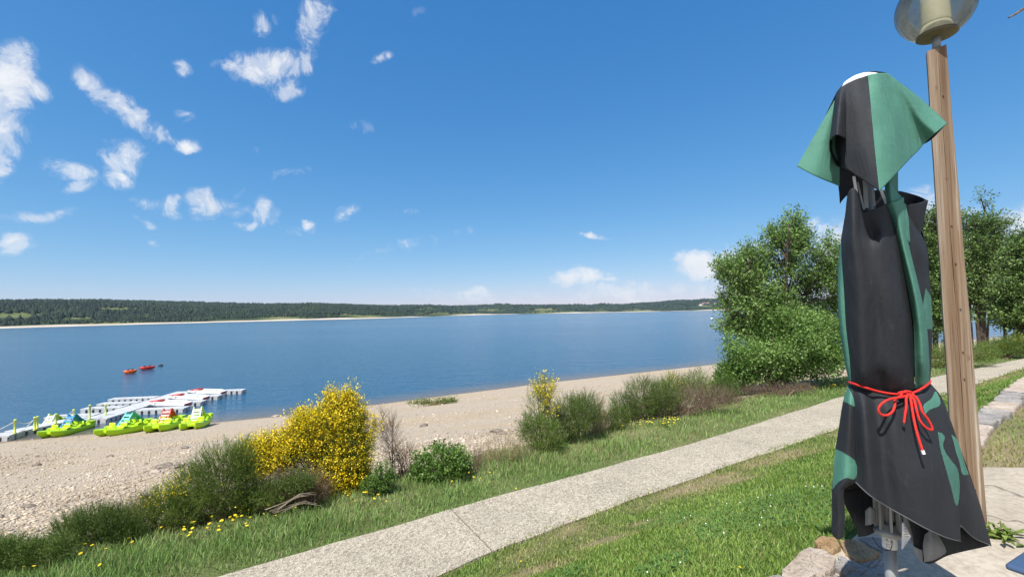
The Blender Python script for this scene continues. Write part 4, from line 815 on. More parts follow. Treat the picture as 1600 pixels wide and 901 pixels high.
# blue table whose corner shows at the bottom right
c = at_depth(1569, 879, 1.75); tb = thing('garden_table', (c[0], c[1], TERR), 'slate blue table with its corner at the lower right edge', 'table')
e1 = at_depth(1600, 887, 1.83)-c; e1[2] = 0; e1 = unit(e1); e2 = np.array([e1[1], -e1[0], 0]); hT = c[2]
cc = c+e1*.35+e2*.35; rzT = math.atan2(e1[1], e1[0])
MB().box((cc[0], cc[1], hT-.012), (.7, .7, .024), rzT).build('tabletop', M['blue'], tb, bevel=.01)
for a in (.06, .64):
    for b_ in (.06, .64): q = c+e1*a+e2*b_; MB().tube([(q[0], q[1], TERR), (q[0], q[1], hT-.024)], .018, 8).build('leg', M['darkmetal'], tb)

# ------------------------------------------------------------------ street lamp
DL = 3.3; foot = at_depth(1520, 830, DL); foot = np.array([foot[0], foot[1], TERR]); lamp = thing('street_lamp', foot, 'globe street lamp on a leaning weathered timber post', 'lamp')
def pq(px, py, d): return at_depth(px, py, d)
dT = 3.46
def beam(tl, tr, bl, br, th_l=.1):
    back = unit(ray(1490, 450))*.13+CR*-.012; mb = MB(); rows = []
    for u in np.linspace(0, 1, 14):
        a = pq(*tl, dT)*(1-u)+pq(*bl, DL)*u; b_ = pq(*tr, dT)*(1-u)+pq(*br, DL)*u; a = a+CR*.0015*math.sin(u*31); b_ = b_+CR*.0015*math.sin(u*23+1)
        rows.append([a, b_, b_+back, a+back, a])
    mb.grid(np.array(rows), flip=True); mb.add(rows[0][:4], [(0, 1, 2, 3)]); mb.add(rows[-1][:4], [(3, 2, 1, 0)]); return mb.build('timber_beam', M['wood'], lamp, bevel=.004)
beam((1448, 80), (1464.6, 75.5), (1497, 850), (1519.9, 850)); beam((1464.9, 75), (1478.5, 69.5), (1520.3, 850), (1546, 850))
for px, py in ((1487, 353), (1493.5, 412), (1501, 483), (1505, 550), (1507, 592), (1474, 150), (1524, 765)):
    u = (py-72)/778; d = dT*(1-u)+DL*u-.004; P = at_depth(px, py, d); q = -unit(ray(px, py))
    MB().tube([P+q*-.004, P+q*.004], .0055, 8).build('bolt', M['darkmetal'], lamp)
gc = at_depth(1461, 12, dT+.06); gr = .243
topc = at_depth(1462.5, 74, dT+.06)
MB().tube([topc-[0, 0, .05], np.array([gc[0], gc[1], gc[2]-gr*.8])], .026, 12).build('stem', M['alu'], lamp, True)
MB().lathe([(.0001, -.232), (.05, -.236), (.115, -.228), (.125, -.222), (.122, -.205), (.10, -.195), (.0001, -.19)], gc, 32).build('collar', M['collar'], lamp, True)
MB().lathe([(.10, -.195), (.085, -.13), (.0001, -.128)], gc, 28).build('lamp_holder', M['shade'], lamp, True)
MB().lathe([(.088, -.13), (.083, .05), (.08, .10), (.05, .125), (.0001, .13)], gc, 28).build('lamp_tube', M['shade'], lamp, True)
o = MB().lathe([(max(.0005, gr*math.sin(a)), -gr*math.cos(a)) for a in np.linspace(.5, math.pi, 28)], (0, 0, 0), 40).build('globe', M['globe'], None, True); o.location = tuple(gc-foot); o.parent = lamp
# bare twig reaching into the top right corner, from a small dead tree outside the view
ta = at_depth(1576, 28, 5.6); tbp = at_depth(1602, 12, 5.65); root = np.array([ta[0]+2.6, ta[1]-.4, TERR-.05]); bt = thing('bare_tree', root, 'bare dark twig reaching in at the top right corner', 'tree')
MB().tube(crom([root, root+[.1, 0, 2.2], root+[-.1, .1, 4.6]], 12), np.linspace(.11, .03, 12), 8).build('trunk', M['bark'], bt, True)
MB().tube([ta, ta*.6+tbp*.4+[0, 0, -.006], tbp, tbp+(tbp-ta)*1.2+[.1, 0, .03], root+[0, 0, 3.4]], [.009, .013, .015, .02, .04], 7).build('branch', M['twig'], bt)

# ------------------------------------------------------------------ closed parasol
DU = 2.35
def U(p): return at_depth(p[0], p[1], DU-p[2])
def inpoly(x, y, pl):
    c = False; n = len(pl); j = n-1
    for i in range(n):
        if (pl[i][1] > y) != (pl[j][1] > y) and x < (pl[j][0]-pl[i][0])*(y-pl[i][1])/(pl[j][1]-pl[i][1])+pl[i][0]: c = not c
        j = i
    return c
GREENS = [[(1443, 641), (1443, 632), (1455, 622), (1461, 611), (1466, 618), (1469, 628), (1466, 634), (1452, 640), (1446, 646)],
          [(1465, 674), (1472, 677), (1476, 683), (1473, 694), (1477, 706), (1487, 720), (1496, 733), (1499, 760), (1497, 785), (1492, 786), (1486, 762), (1477, 730), (1469, 700)],
          [(1486, 678), (1497, 688), (1508, 713), (1515, 736), (1510, 741), (1503, 739), (1499, 722), (1493, 704)], [(1312, 603), (1324, 602), (1332, 618), (1336, 634), (1326, 630), (1314, 622)], [(1296, 700), (1308, 702), (1322, 709), (1337, 721), (1339, 740), (1334, 748), (1322, 746), (1310, 753), (1296, 764)],
          [(1446, 450), (1459, 470), (1459, 513), (1446, 514), (1443, 490), (1440, 487)]]
def smooth_poly(p): return [tuple(q) for q in crom(np.array(list(p)+[p[0]], float), 60)[:-1]]
BOX = []
GREENS = [smooth_poly(g_) if k_ < 5 else g_ for k_, g_ in enumerate(GREENS)]
BOX = [(min(q[0] for q in g_), max(q[0] for q in g_), min(q[1] for q in g_), max(q[1] for q in g_), g_) for g_ in GREENS]
def sheet(mb, rows, m, n=40, k=60, pat=False):
    A = np.array([crom(r_, n) for r_ in rows]); B_ = np.stack([crom(A[:, j], k) for j in range(n)], 1); P = np.array([[U(p) for p in r_] for r_ in B_]); o = len(mb.f); mb.grid(P, m)
    if pat:
        c_ = B_; ms = []
        for i in range(k-1):
            for j in range(n-1):
                x_, y_ = c_[i:i+2, j:j+2, 0].mean(), c_[i:i+2, j:j+2, 1].mean(); ms.append(1 if any(b0 < x_ < b1 and b2 < y_ < b3 and inpoly(x_, y_, g_) for b0, b1, b2, b3, g_ in BOX) else m)
        mb.m[o:] = ms
axis = at_depth(1392, 880, DU); topz = U((1357, 118, 0))[2]
par = thing('closed_parasol', (axis[0], axis[1], TERR), 'closed black and green parasol tied with a red cord on the terrace', 'parasol')
cv = MB()
def row(y, xs_, offs): return [(x_, y, o_) for x_, o_ in zip(xs_, offs)]
# front black panel
sheet(cv, [[(1321, 335, .05), (1325, 303, .12), (1334, 294, .15), (1343, 308, .14), (1347, 330, .115), (1365, 326, .125), (1385, 318, .12)],
           [(1317, 358, .045), (1323, 352, .12), (1334, 346, .18), (1346, 356, .15), (1361, 366, .125), (1379, 358, .16), (1396, 352, .11)],
           [(1315, 385, .05), (1322, 386, .13), (1335, 388, .185), (1350, 390, .18), (1362, 389, .172), (1381, 388, .185), (1404, 384, .11)],
           row(458, [1319, 1328, 1345, 1365, 1385, 1405, 1418], [.06, .13, .185, .18, .20, .175, .10]), row(511, [1322, 1332, 1348, 1370, 1390, 1412, 1426], [.06, .13, .18, .165, .19, .17, .10]),
           row(564, [1328, 1336, 1350, 1370, 1392, 1414, 1429], [.06, .12, .168, .15, .175, .15, .09]), row(588, [1330, 1338, 1350, 1372, 1392, 1413, 1428], [.055, .105, .15, .122, .155, .13, .085]),
           [(1330, 602, .04), (1338, 605, .075), (1352, 609, .105), (1372, 613, .09), (1392, 617, .105), (1413, 615, .09), (1430, 608, .065)]], 0, 64, 110)
# left green sliver
sheet(cv, [row(372, [1315, 1315.5, 1316.5], [.02, .03, .045]), row(400, [1311, 1313, 1316.5], [0, .03, .056]), row(458, [1309, 1313, 1320], [0, .045, .064]), row(511, [1312, 1316, 1323], [0, .045, .064]), row(564, [1320, 1323, 1329], [0, .045, .064]), [(1327, 598, 0), (1329, 600, .03), (1332, 603, .045)]], 1, 12, 60)
# green fold and small green gusset
sheet(cv, [[(1383, 319, .10), (1398, 315, .135), (1412, 308, .08)], row(345, [1394, 1405, 1414], [.09, .13, .10]), row(387, [1404, 1413, 1421], [.095, .145, .09]), row(458, [1419, 1430, 1438], [.10, .165, .10]), row(511, [1427, 1438, 1448], [.10, .16, .09]), row(564, [1429, 1442, 1452], [.10, .145, .06]), [(1430, 607, .065), (1443, 603, .08), (1452, 598, .03)]], 1, 24, 90)
sheet(cv, [[(1384, 288, .05), (1390, 283, .07), (1398, 296, .05)], [(1385, 303, .08), (1392, 303, .11), (1404, 303, .06)], [(1386, 320, .09), (1396, 316, .125), (1411, 310, .078)]], 1, 14, 14)
sheet(cv, [[(1410, 316, .085), (1415, 319, .07)], row(345, [1413, 1420], [.10, .075]), row(379, [1419, 1422], [.10, .088])], 1, 10, 20)
# right black fold with the flared pocket at its top
sheet(cv, [[(1411, 321, .05), (1431, 318, .035), (1450, 313, -.02)], [(1424, 346, .03), (1435, 344, .02), (1444, 341, -.02)], [(1436, 369, .01), (1437, 368.5, .0), (1438, 368, -.02)]], 0, 20, 30)
sheet(cv, [[(1411, 324, .07), (1416, 330, .05), (1419, 335, .0)], [(1415, 345, .087), (1424, 350, .06), (1431, 352, -.01)], row(387, [1420, 1436, 1448], [.086, .075, 0]), row(425, [1429, 1442, 1451], [.085, .06, 0]), row(458, [1437, 1447, 1454], [.09, .06, 0]), row(511, [1446, 1453, 1456.5], [.08, .05, 0]), row(564, [1450, 1453.5, 1455], [.05, .03, 0]), [(1450, 599, .03), (1452, 598, .02), (1453, 597, 0)]], 0, 80, 260, True)
# back of the closed canopy
def brow(y, l, r_): return [(r_, y, 0), (r_-16, y, -.11), ((l+r_)/2, y, -.16), (l+16, y, -.11), (l, y, 0)]
sheet(cv, [[(1450, 313, -.02), (1428, 304, -.13), (1392, 297, -.16), (1345, 302, -.13), (1321, 335, .05)], [(1438, 345, -.03), (1424, 342, -.13), (1380, 340, -.16), (1335, 345, -.11), (1317, 358, .045)], brow(387, 1313, 1448), brow(458, 1309, 1454), brow(511, 1312, 1456.5), brow(564, 1320, 1455), [(1453, 597, 0), (1440, 590, -.08), (1390, 586, -.1), (1340, 590, -.08), (1327, 598, 0)]], 0, 40, 60)
# skirt below the cord
sheet(cv, [[(1333, 603, .05), (1345, 607, .085), (1362, 612, .095), (1385, 617, .105), (1410, 617, .10), (1432, 610, .085), (1452, 599, .02)],
           [(1335, 630, .085), (1350, 634, .15), (1368, 638, .125), (1390, 640, .165), (1415, 638, .155), (1442, 630, .14), (1467, 618, .04)],
           [(1336, 672, .105), (1353, 677, .18), (1375, 682, .16), (1400, 686, .205), (1425, 686, .205), (1455, 678, .18), (1482, 666, .08)],
           [(1337, 715, .11), (1356, 726, .19), (1380, 737, .175), (1405, 744, .22), (1435, 748, .245), (1467, 742, .22), (1495, 720, .10)],
           [(1337, 753, .12), (1360, 774, .185), (1388, 792, .18), (1415, 807, .225), (1445, 824, .26), (1478, 839, .24), (1501, 845, .14)]], 0, 220, 260, True)
cv.tube([U(p) for p in crom([(1337, 753, .122), (1360, 774, .187), (1388, 792, .182), (1415, 807, .227), (1445, 824, .262), (1478, 839, .242), (1501, 845, .142)], 40)], .0018, 5, 3)
sheet(cv, [[(1327, 598, 0), (1330, 601, .035), (1334, 604, .055)], [(1318, 625, 0), (1327, 628, .07), (1335.5, 632, .08)], [(1311, 667, 0), (1324, 671, .085), (1336.5, 674, .095)], [(1304, 715, 0), (1321, 718, .09), (1337.5, 720, .10)], [(1301.5, 748, 0), (1319, 748, .095), (1338, 750, .105)], [(1300.5, 778, 0), (1308, 770, .065), (1319, 765, .08)], [(1300, 805, 0), (1310, 802, .055), (1320, 796, .06)], [(1300, 834, 0), (1309, 842, .045), (1319, 838, .05)]], 0, 110, 320, True)
sheet(cv, [[(1449, 601, .01), (1452, 599, -.01), (1453, 598, -.05)], [(1464, 622, .03), (1469, 619, .0), (1472, 622, -.06)], [(1479, 664, .06), (1486, 661, .03), (1487, 662, -.05)], [(1491, 712, .09), (1502, 710, .06), (1508, 726, -.04)], [(1497, 775, .12), (1513, 770, .09), (1528, 778, 0)], [(1496, 815, .12), (1521, 839, .10), (1549, 852, .03)]], 0, 120, 260, True)
cv.tube([U(p) for p in crom([(1496, 815, .122), (1521, 839, .102), (1549, 852, .032)], 20)], .0016, 5, 3)
sheet(cv, [[(1455, 610, -.03), (1440, 600, -.12), (1390, 600, -.12), (1340, 602, -.1), (1327, 600, -.01)], [(1490, 675, -.05), (1450, 670, -.14), (1400, 670, -.17), (1340, 672, -.13), (1311, 668, 0)], [(1527, 775, -.02), (1480, 740, -.16), (1410, 740, -.20), (1345, 738, -.16), (1301, 750, 0)], [(1547, 850, .02), (1500, 790, -.14), (1430, 768, -.20), (1350, 765, -.16), (1300, 790, 0)]], 0, 40, 50)
sheet(cv, [[(1424, 800, .09), (1460, 812, .07), (1500, 822, .05), (1546, 851, .02)], [(1426, 830, .10), (1458, 850, .10), (1490, 850, .06), (1544, 852, .02)], [(1428, 858, .10), (1450, 880, .11), (1484, 866, .06), (1540, 853, .02)]], 0, 40, 24)
sheet(cv, [[(1445, 834, .125), (1454, 828, .15), (1465, 833, .13)], [(1442, 852, .12), (1458, 850, .16), (1478, 859, .115)], [(1444, 877, .115), (1456, 875, .13), (1471, 868, .115)]], 2, 20, 20)
sheet(cv, [[(1427, 852, .115), (1434, 856, .12), (1441, 858, .115)], [(1428, 862, .115), (1435, 872, .12), (1442, 878, .115)]], 2, 10, 8)
sheet(cv, [[(1312, 768, -.06), (1348, 762, -.09), (1386, 772, -.06)], [(1322, 792, -.07), (1345, 792, -.07), (1372, 800, -.05)], [(1336, 820, -.06), (1352, 822, -.04), (1369, 822, -.04)], [(1341, 838, -.06), (1355, 836, -.04), (1368, 830, -.04)]], 0, 24, 30)
sheet(cv, [[(1352, 797, .0), (1360, 791, .02), (1368, 797, .0)], [(1352, 812, .0), (1360, 812, .02), (1368, 810, .0)], [(1352, 820, .0), (1360, 819, .02), (1368, 815, .0)]], 2, 14, 14)
sheet(cv, [[(1410, 806, .06), (1417, 804, .07), (1424, 812, .05)], [(1417, 824, .06), (1424, 826, .07), (1430, 832, .05)], [(1424, 846, .06), (1430, 848, .06), (1434, 848, .05)]], 2, 12, 14)
cv.build('canopy', [M['black'], M['green'], M['lining'], M['hem']], par, True, solid=.0022)
# top cap
cp = MB()
sheet(cp, [[(1356, 118, .09), (1362, 116, .105), (1369, 115, .11), (1377, 114.5, .10), (1384, 115, .085), (1390, 117, .05), (1395, 121, 0)],
           [(1361, 170, .175), (1372, 168, .172), (1385, 165, .155), (1398, 160, .115), (1409, 155, .08), (1420, 149, .075), (1432, 149, .0)],
           [(1367, 235, .235), (1383, 227, .232), (1401, 215, .185), (1416, 203, .105), (1428, 194, .06), (1441, 184, .085), (1457, 171, .03)],
           [(1374, 299, .28), (1396, 276, .25), (1418, 252, .17), (1434, 236, .07), (1446, 222, .045), (1463, 207, .11), (1480, 193, .06)]], 1, 90, 70)
sheet(cp, [[(1321, 132, .06), (1338, 124, .085), (1356, 118, .09)], [(1322, 165, .095), (1341, 167, .145), (1361, 170, .175)], [(1322, 217, .13), (1345, 226, .195), (1367, 235, .235)], [(1323, 264, .14), (1348, 281, .21), (1374, 299, .28)]], 0, 50, 60)
sheet(cp, [[(1308, 143, .01), (1314, 137, .045), (1322, 132, .06)], [(1304, 160, .02), (1312, 156, .10), (1322, 160, .09)], [(1300, 192, .04), (1309, 188, .15), (1322, 192, .11)], [(1296, 221, .06), (1307, 211, .175), (1322, 217, .128)]], 0, 34, 50)
sheet(cp, [[(1306, 160, 0), (1312, 160, 0), (1322, 162, .06)], [(1296, 222, .055), (1303, 225, .0), (1322, 220, .10)], [(1299, 243, .045), (1308, 245, .0), (1322, 250, .11)], [(1307, 258, .03), (1314, 262, .02), (1324, 265, .135)]], 0, 24, 40)
sheet(cp, [[(1303, 158, -.01), (1306, 156, 0), (1312, 150, .0)], [(1274, 209, -.02), (1290, 218, .015), (1312, 224, .0)], [(1245, 260, -.03), (1276, 276, .02), (1312, 291, .0)]], 1, 40, 50)
sheet(cp, [[(1395, 121, 0), (1380, 113, -.08), (1352, 113, -.1), (1322, 128, -.07), (1308, 143, 0)], [(1432, 149, 0), (1420, 165, -.09), (1375, 160, -.2), (1325, 170, -.1), (1280, 200, -.02)], [(1480, 193, .06), (1446, 224, -.02), (1395, 235, -.28), (1335, 255, -.12), (1246, 260, -.03)]], 0, 50, 40)
sheet(cp, [[(1306, 258, -.01), (1320, 266, -.02), (1340, 282, -.03)], [(1311, 298, -.01), (1320, 296, -.02), (1336, 296, -.03)], [(1312.5, 318, -.01), (1316, 313, -.02), (1322, 306, -.03)]], 0, 14, 20)
sheet(cp, [[(1382, 285, -.06), (1393, 270, -.06), (1403, 262, -.07)], [(1384, 318, -.05), (1394, 310, -.06), (1403, 300, -.07)]], 1, 10, 10)
sheet(cp, [[(1312, 250, -.05), (1330, 256, -.06), (1352, 270, -.06)], [(1322, 285, -.05), (1335, 285, -.06), (1352, 288, -.06)], [(1324, 310, -.05), (1336, 308, -.06), (1350, 306, -.06)]], 0, 12, 14)
cp.build('top_cap', [M['black'], M['green']], par, True, solid=.0022)
tp = U((1346, 131, -.0))
MB().lathe([(.086, -.03), (.085, .0), (.076, .018), (.05, .034), (.0001, .042)], tp, 32).build('finial', M['white'], par, True)
# pole, hub and ribs
hubz = U((1392, 833, 0))[2]; a2 = axis[:2]
MB().tube([(*a2, TERR), (*a2, hubz-.075)], .0275, 20).build('pole', M['alu'], par, True)
MB().tube([(*a2, hubz-.08), (*a2, tp[2])], .022, 16).build('inner_pole', M['alu'], par, True)
MB().lathe([(.031, -.072), (.0315, -.07), (.0315, -.008), (.031, -.006)], (*a2, hubz), 28).build('pole_label', M['offwhite'], par, True)
lb = MB(); q0 = -unit(np.array([ray(1392, 845)[0], ray(1392, 845)[1], 0])); rt = np.array([-q0[1], q0[0], 0])
def lp(u, v): a = u/.0325; return np.array([*a2, hubz])+q0*.0325*math.cos(a)+rt*.0325*math.sin(a)+[0, 0, v]
for s in ([(-.014, -.022), (-.006, -.030)], [(-.014, -.022), (-.014, -.030)], [(-.014, -.022), (-.007, -.0215)], [(-.010, -.026), (-.004, -.034)], [(.008, -.024), (.008, -.034)], [(.004, -.028), (.008, -.024)], [(.012, -.028), (.008, -.024)], [(.004, -.034), (.014, -.034)], [(-.016, -.046), (.0, -.047)], [(-.016, -.052), (.01, -.053)], [(-.016, -.058), (.004, -.059)]): lb.tube([lp(*s[0]), lp(*s[1])], .0009, 4)
lb.build('print', M['ink'], [c_ for c_ in par.children if c_.name.startswith('pole_label')][0])
MB().lathe([(.03, -.008), (.062, -.004), (.068, .008), (.066, .022), (.045, .03), (.04, .05), (.026, .052)], (*a2, hubz), 28).build('hub', M['alu'], par, True)
for k in range(8):
    a = k*math.pi/4+.3; d = np.array([math.cos(a), math.sin(a), 0]); b0 = np.array([*a2, hubz])
    MB().box(b0+d*.05+[0, 0, .27], (.022, .013, .5), a).build('rib', M['alu'], par, bevel=.002)
for p0, p1, w_ in (((1334, 276), (1343, 330), .008), ((1364, 292), (1366, 323), .007), ((1376, 296), (1386, 321), .008), ((1351, 282), (1354, 326), .012), ((1340, 285), (1350, 328), .005)):
    MB().tube([U((*p0, .05)), U((*p1, .07))], w_, 4).build('rib', M['white'] if w_ == .008 else M['alu'], par)
ct = MB(); sheet(ct, [[(1409, 815, .10), (1412, 816, .105), (1414, 818, .1)], [(1409, 832, .105), (1415, 830, .115), (1422, 834, .11)], [(1409, 845, .11), (1416, 842, .10), (1423, 838, .115)], [(1409, 858, .115), (1411, 856, .11), (1413, 853, .11)]], 0, 12, 20); ct = ct.build('care_tag', M['white'], par, True, solid=.0008)
pr = MB()
for k in range(5): pr.tube([U((1412+k*.4, 822+k*4, .118)), U((1416+k*1.0, 821+k*4, .121))], .0011, 4)
pr.build('print', M['violet'], ct)
MB().tube(crom([U((1363, 838, -.03)), U((1372, 852, .03)), U((1382, 859, .04)), U((1392, 857, .045)), U((1394, 845, .04))], 16), .0018, 5).build('string', M['seat'], par)
MB().lathe([(.0001, 0), (.055, 0), (.055, .012), (.036, .02), (.036, .06), (.028, .065)], (*a2, TERR), 32).build('base', M['darkmetal'], par, True)
# red cord: one band round the waist, a bow and two tails
cd = MB()
def cpath(pts, n=40, rad=.0054): cd.tube(crom([U(p) for p in pts], n), rad, 8)
cpath([(1419, 616, .13), (1395, 615, .135), (1372, 611, .125), (1352, 605, .125), (1337, 600, .085), (1327, 596, .01), (1340, 589, -.09), (1390, 584, -.12), (1440, 588, -.09), (1453, 595, .0), (1446, 603, .085), (1434, 610, .11), (1419, 616, .13)], 90)
cpath([(1419, 615, .142), (1412, 612, .15), (1404, 614, .14), (1410, 618, .146), (1424, 618, .152), (1425, 613, .146), (1414, 611, .146), (1408, 617, .15), (1421, 621, .15)], 50)
cpath([(1420, 617, .15), (1408, 620, .175), (1388, 624, .20), (1376, 632, .21), (1372.5, 640, .21), (1376, 646.5, .21), (1385, 648.5, .21), (1394, 643, .205), (1398, 634, .19), (1399, 624, .165), (1408, 618, .15)], 70)
cpath([(1419, 616, .155), (1416, 622, .175), (1416, 634, .19), (1414, 648, .20), (1412.5, 661, .205)], 30)
cpath([(1422, 618, .155), (1424, 630, .185), (1427, 650, .21), (1432, 673, .235), (1437, 690, .25), (1441.5, 704, .262)], 40)
cpath([(1422, 617, .155), (1430, 619, .175), (1437, 630, .195), (1441, 643, .21), (1450, 655, .22), (1456.5, 668, .225), (1454, 671, .225), (1446, 667, .225), (1437, 656, .215), (1432, 640, .20), (1428, 624, .175), (1421, 616, .155)], 70)
cdo = cd.build('cord', M['cord'], par, True)
MB().tube([U((1441.3, 703, .2615)), U((1443.5, 709, .265))], .0068, 8).build('cord_tip', M['white'], cdo)
MB().tube([U((1412.6, 660, .2045)), U((1412, 666, .206))], .0066, 8).build('cord_tip', M['seat'], cdo)

# ------------------------------------------------------------------ sky, sun, camera
SUN_EL, SHAD = 59, 33          # elevation; shadows run SHAD degrees right of the view direction
w = bpy.data.worlds.new('World'); S.world = w; w.use_nodes = True; nt = w.node_tree; nt.nodes.clear()
sky = N(nt, 'ShaderNodeTexSky', sky_type='NISHITA', sun_disc=False, sun_elevation=R(SUN_EL), sun_rotation=R(180+SHAD), altitude=900, air_density=1.0, dust_density=.35, ozone_density=2.6)
bg = N(nt, 'ShaderNodeBackground'); bg.inputs['Strength'].default_value = .105
sc3 = N(nt, 'ShaderNodeSeparateColor'); nt.links.new(sky.outputs[0], sc3.inputs[0]); cc3 = N(nt, 'ShaderNodeCombineColor')
for ch, (kk, gg) in enumerate(((.64, 1.27), (.53, .74), (.605, .47))):   # the camera's richer blue: a per-channel response curve on the sky
    nt.links.new(math_(nt, 'MULTIPLY', math_(nt, 'POWER', math_(nt, 'MULTIPLY', sc3.outputs[ch], .105), gg), kk/.105), cc3.inputs[ch])
nt.links.new(cc3.outputs[0], bg.inputs['Color'])
tc = N(nt, 'ShaderNodeTexCoord'); nrm = N(nt, 'ShaderNodeVectorMath', operation='NORMALIZE'); nt.links.new(tc.outputs['Generated'], nrm.inputs[0]); sp = N(nt, 'ShaderNodeSeparateXYZ'); nt.links.new(nrm.outputs[0], sp.inputs[0])
az = math_(nt, 'ARCTAN2', sp.outputs[0], sp.outputs[1]); el = math_(nt, 'ARCSINE', sp.outputs[2])
cl = N(nt, 'ShaderNodeCombineXYZ'); nt.links.new(az, cl.inputs[0]); nt.links.new(el, cl.inputs[1])
# cloud banks: (px, py, half length, half height, tilt) -> azimuth, elevation
def sky_dir(px, py): d = unit(ray(px, py)); return math.atan2(d[0], d[1]), math.asin(d[2])
clouds = [(2, 130, 50, 60, 20, 1), (55, 150, 26, 16, 20, .8), (-30, 200, 66, 75, 0, 1), (-5, 255, 26, 26, 0, .7), (190, 250, 34, 28, -10, 1), (185, 285, 26, 20, -10, .95), (140, 128, 34, 16, 35, .95), (180, 160, 40, 16, 32, .95), (218, 190, 46, 14, 32, .9), (250, 210, 26, 8, 25, .6), (415, 100, 46, 24, 5, 1), (365, 98, 30, 8, 12, .8), (455, 95, 30, 20, -25, .95), (450, 130, 22, 18, 10, .9), (497, 25, 24, 30, 18, 1), (485, 55, 20, 20, 0, .9), (410, 42, 16, 16, 35, .6), (432, 30, 10, 8, 0, .4), (290, 225, 17, 11, -15, .85), (285, 100, 14, 12, 20, .55), (280, 172, 18, 9, 10, .55), (592, 89, 20, 9, -8, .6), (268, 321, 20, 14, -10, .85), (318, 310, 32, 19, 15, .8), (350, 317, 36, 17, 12, .85), (370, 297, 8, 10, 0, .6), (415, 328, 18, 24, -20, .85), (388, 352, 18, 7, 10, .55), (230, 322, 26, 8, 0, .5), (60, 350, 75, 10, -3, .75), (20, 384, 30, 12, -5, .85), (105, 270, 40, 13, 25, .5), (125, 300, 18, 12, -25, .5), (478, 352, 13, 10, -20, .7), (538, 328, 24, 13, -30, .65), (448, 270, 30, 8, -12, .55), (450, 362, 16, 7, 0, .5), (230, 352, 14, 7, 10, .6), (235, 378, 10, 5, 10, .5), (600, 395, 60, 9, -14, .42), (695, 372, 36, 12, -22, .42), (925, 367, 26, 6, 0, 1.0), (905, 434, 40, 12, 0, 1.15), (940, 437, 26, 7, 0, .9), (858, 440, 10, 4, 0, .7), (1092, 414, 36, 19, 0, 1.2), (1150, 405, 60, 14, -6, .8), (1000, 440, 50, 8, -4, .55), (990, 452, 190, 14, -3, .62), (880, 463, 200, 9, 0, .6), (760, 455, 120, 6, 0, .5), (1250, 380, 130, 26, -12, .75), (1200, 392, 60, 16, -6, .9), (1400, 350, 100, 40, -10, .9), (1600, 355, 80, 38, -5, 1.0), (1560, 385, 120, 30, 0, .9), (1330, 385, 60, 26, 0, .95), (1700, 330, 90, 50, 0, 1), (640, 330, 20, 5, 0, .4), (720, 130, 20, 8, 0, .2), (1240, 450, 200, 14, 0, .35), (200, 85, 14, 6, 0, .4), (560, 200, 20, 12, 0, .35), (640, 15, 26, 8, 0, .35), (400, 228, 8, 5, 0, .4)]
wn = N(nt, 'ShaderNodeTexNoise'); wn.inputs['Scale'].default_value = 9; wn.inputs['Detail'].default_value = 5; nt.links.new(cl.outputs[0], wn.inputs['Vector'])
ws = N(nt, 'ShaderNodeVectorMath', operation='SUBTRACT'); nt.links.new(wn.outputs['Color'], ws.inputs[0]); ws.inputs[1].default_value = (.5, .5, .5)
wsc = N(nt, 'ShaderNodeVectorMath', operation='SCALE'); wsc.inputs['Scale'].default_value = .075; nt.links.new(ws.outputs[0], wsc.inputs[0])
wa = N(nt, 'ShaderNodeVectorMath', operation='ADD'); nt.links.new(cl.outputs[0], wa.inputs[0]); nt.links.new(wsc.outputs[0], wa.inputs[1])
dens = None
for px, py, a_, b_, tilt, amp in clouds:
    A, E = sky_dir(px, py); A2, E2 = sky_dir(px+10, py); A3, E3 = sky_dir(px, py-10)
    sa = math.hypot(A2-A, E2-E)/10; sb = math.hypot(A3-A, E3-E)/10; t_ = R(tilt)
    # local frame: image x -> (A2-A, E2-E), image up -> (A3-A, E3-E)
    Jm = np.array([[(A2-A)/10, (A3-A)/10], [(E2-E)/10, (E3-E)/10]]); Ji = np.linalg.inv(Jm)
    a_, b_ = a_*.98, b_*.98
    Rm = np.array([[math.cos(t_)/a_, -math.sin(t_)/a_], [math.sin(t_)/b_, math.cos(t_)/b_]]); Mx = Rm@Ji
    d1 = N(nt, 'ShaderNodeVectorMath', operation='SUBTRACT'); nt.links.new(wa.outputs[0], d1.inputs[0]); d1.inputs[1].default_value = (A, E, 0)
    u1 = N(nt, 'ShaderNodeVectorMath', operation='DOT_PRODUCT'); nt.links.new(d1.outputs[0], u1.inputs[0]); u1.inputs[1].default_value = (*Mx[0], 0)
    u2 = N(nt, 'ShaderNodeVectorMath', operation='DOT_PRODUCT'); nt.links.new(d1.outputs[0], u2.inputs[0]); u2.inputs[1].default_value = (*Mx[1], 0)
    q = math_(nt, 'ADD', math_(nt, 'MULTIPLY', u1.outputs['Value'], u1.outputs['Value']), math_(nt, 'MULTIPLY', u2.outputs['Value'], u2.outputs['Value']))
    # round bump of height amp, zero outside 1.5 radii
    v_ = math_(nt, 'MULTIPLY', math_(nt, 'SUBTRACT', 1.0, math_(nt, 'MULTIPLY', q, .45), clamp=True), amp)
    dens = v_ if dens is None else math_(nt, 'MAXIMUM', dens, v_)
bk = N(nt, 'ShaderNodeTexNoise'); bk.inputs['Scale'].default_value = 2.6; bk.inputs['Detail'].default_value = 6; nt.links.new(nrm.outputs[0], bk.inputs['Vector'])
behind = math_(nt, 'MULTIPLY', ramp(nt, math_(nt, 'MULTIPLY', sp.outputs[1], -1), [(.0, (0, 0, 0)), (.35, (1, 1, 1))]), ramp(nt, bk.outputs['Fac'], [(.36, (0, 0, 0)), (.5, (1, 1, 1))]))   # unseen clouds added behind the camera as neutral white fill for blue shadows
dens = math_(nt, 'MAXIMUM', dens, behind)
fb = noise(nt, cl.outputs[0], 21, 12, .70, .7); fb2 = noise(nt, cl.outputs[0], 7, 4, .5)
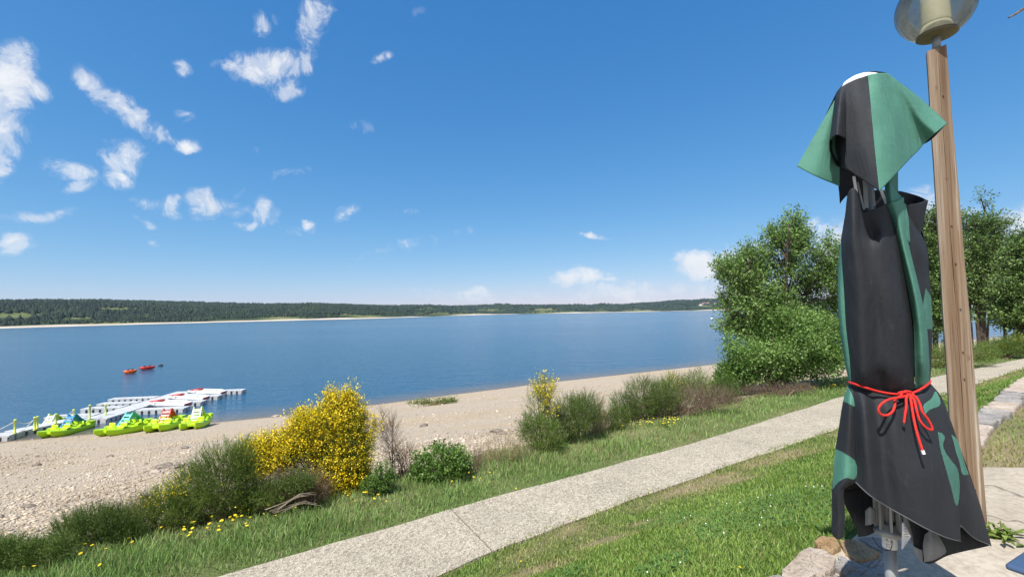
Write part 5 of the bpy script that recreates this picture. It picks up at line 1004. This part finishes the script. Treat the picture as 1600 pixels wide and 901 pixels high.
fbm = math_(nt, 'ADD', math_(nt, 'MULTIPLY', fb, 1.5), math_(nt, 'MULTIPLY', fb2, .4))
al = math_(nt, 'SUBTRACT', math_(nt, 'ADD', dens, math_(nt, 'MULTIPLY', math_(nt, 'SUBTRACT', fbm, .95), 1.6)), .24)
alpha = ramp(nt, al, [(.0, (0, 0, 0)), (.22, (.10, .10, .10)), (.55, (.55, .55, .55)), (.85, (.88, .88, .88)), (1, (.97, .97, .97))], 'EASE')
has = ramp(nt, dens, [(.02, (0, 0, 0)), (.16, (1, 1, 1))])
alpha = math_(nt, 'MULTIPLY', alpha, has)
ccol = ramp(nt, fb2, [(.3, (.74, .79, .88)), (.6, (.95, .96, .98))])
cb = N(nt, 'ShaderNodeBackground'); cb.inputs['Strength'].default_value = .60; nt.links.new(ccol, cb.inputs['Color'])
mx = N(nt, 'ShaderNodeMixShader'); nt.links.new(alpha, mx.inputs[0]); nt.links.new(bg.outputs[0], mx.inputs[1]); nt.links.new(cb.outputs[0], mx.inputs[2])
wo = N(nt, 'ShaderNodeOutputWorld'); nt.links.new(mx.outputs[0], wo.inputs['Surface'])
from mathutils import Vector, Matrix
sl = bpy.data.lights.new('sun', 'SUN'); sl.energy = 4.4; sl.angle = R(.5); sl.color = (1, .975, .935); so = link(bpy.data.objects.new('sun', sl)); so.location = (0, -5, 30)
sdir = Vector((math.sin(R(SHAD))*math.cos(R(SUN_EL)), math.cos(R(SHAD))*math.cos(R(SUN_EL)), -math.sin(R(SUN_EL)))); so.rotation_euler = sdir.to_track_quat('-Z', 'Y').to_euler()
# thin air between here and the far hills
HAZE = True
if HAZE:
    hm, hn, ho = nmat('pale_air'); pv = N(hn, 'ShaderNodeVolumePrincipled'); pv.inputs['Color'].default_value = (.62, .76, .95, 1); pv.inputs['Density'].default_value = .000065; pv.inputs['Anisotropy'].default_value = .2; hn.links.new(pv.outputs[0], ho.inputs['Volume'])
    hb = MB().box((0, 1750, 62), (8200, 3900, 140)).build('haze', hm); tag(hb, kind='stuff'); tag(hb, 'thin pale summer haze over the lake', 'haze')
cd_ = bpy.data.cameras.new('camera'); cd_.sensor_width = 36; cd_.lens = 36*F/1600; cd_.clip_start = .05; cd_.clip_end = 20000; co = link(bpy.data.objects.new('camera', cd_))
co.matrix_world = Matrix(((CR[0], CU[0], -CF[0], CAM[0]), (CR[1], CU[1], -CF[1], CAM[1]), (CR[2], CU[2], -CF[2], CAM[2]), (0, 0, 0, 1))); S.camera = co
S.view_settings.view_transform = 'Standard'; S.view_settings.look = 'None'; S.view_settings.exposure = .75; S.view_settings.gamma = 1
S.cycles.max_bounces = 8; S.cycles.transparent_max_bounces = 12; S.cycles.use_denoising = True; S.cycles.volume_bounces = 0
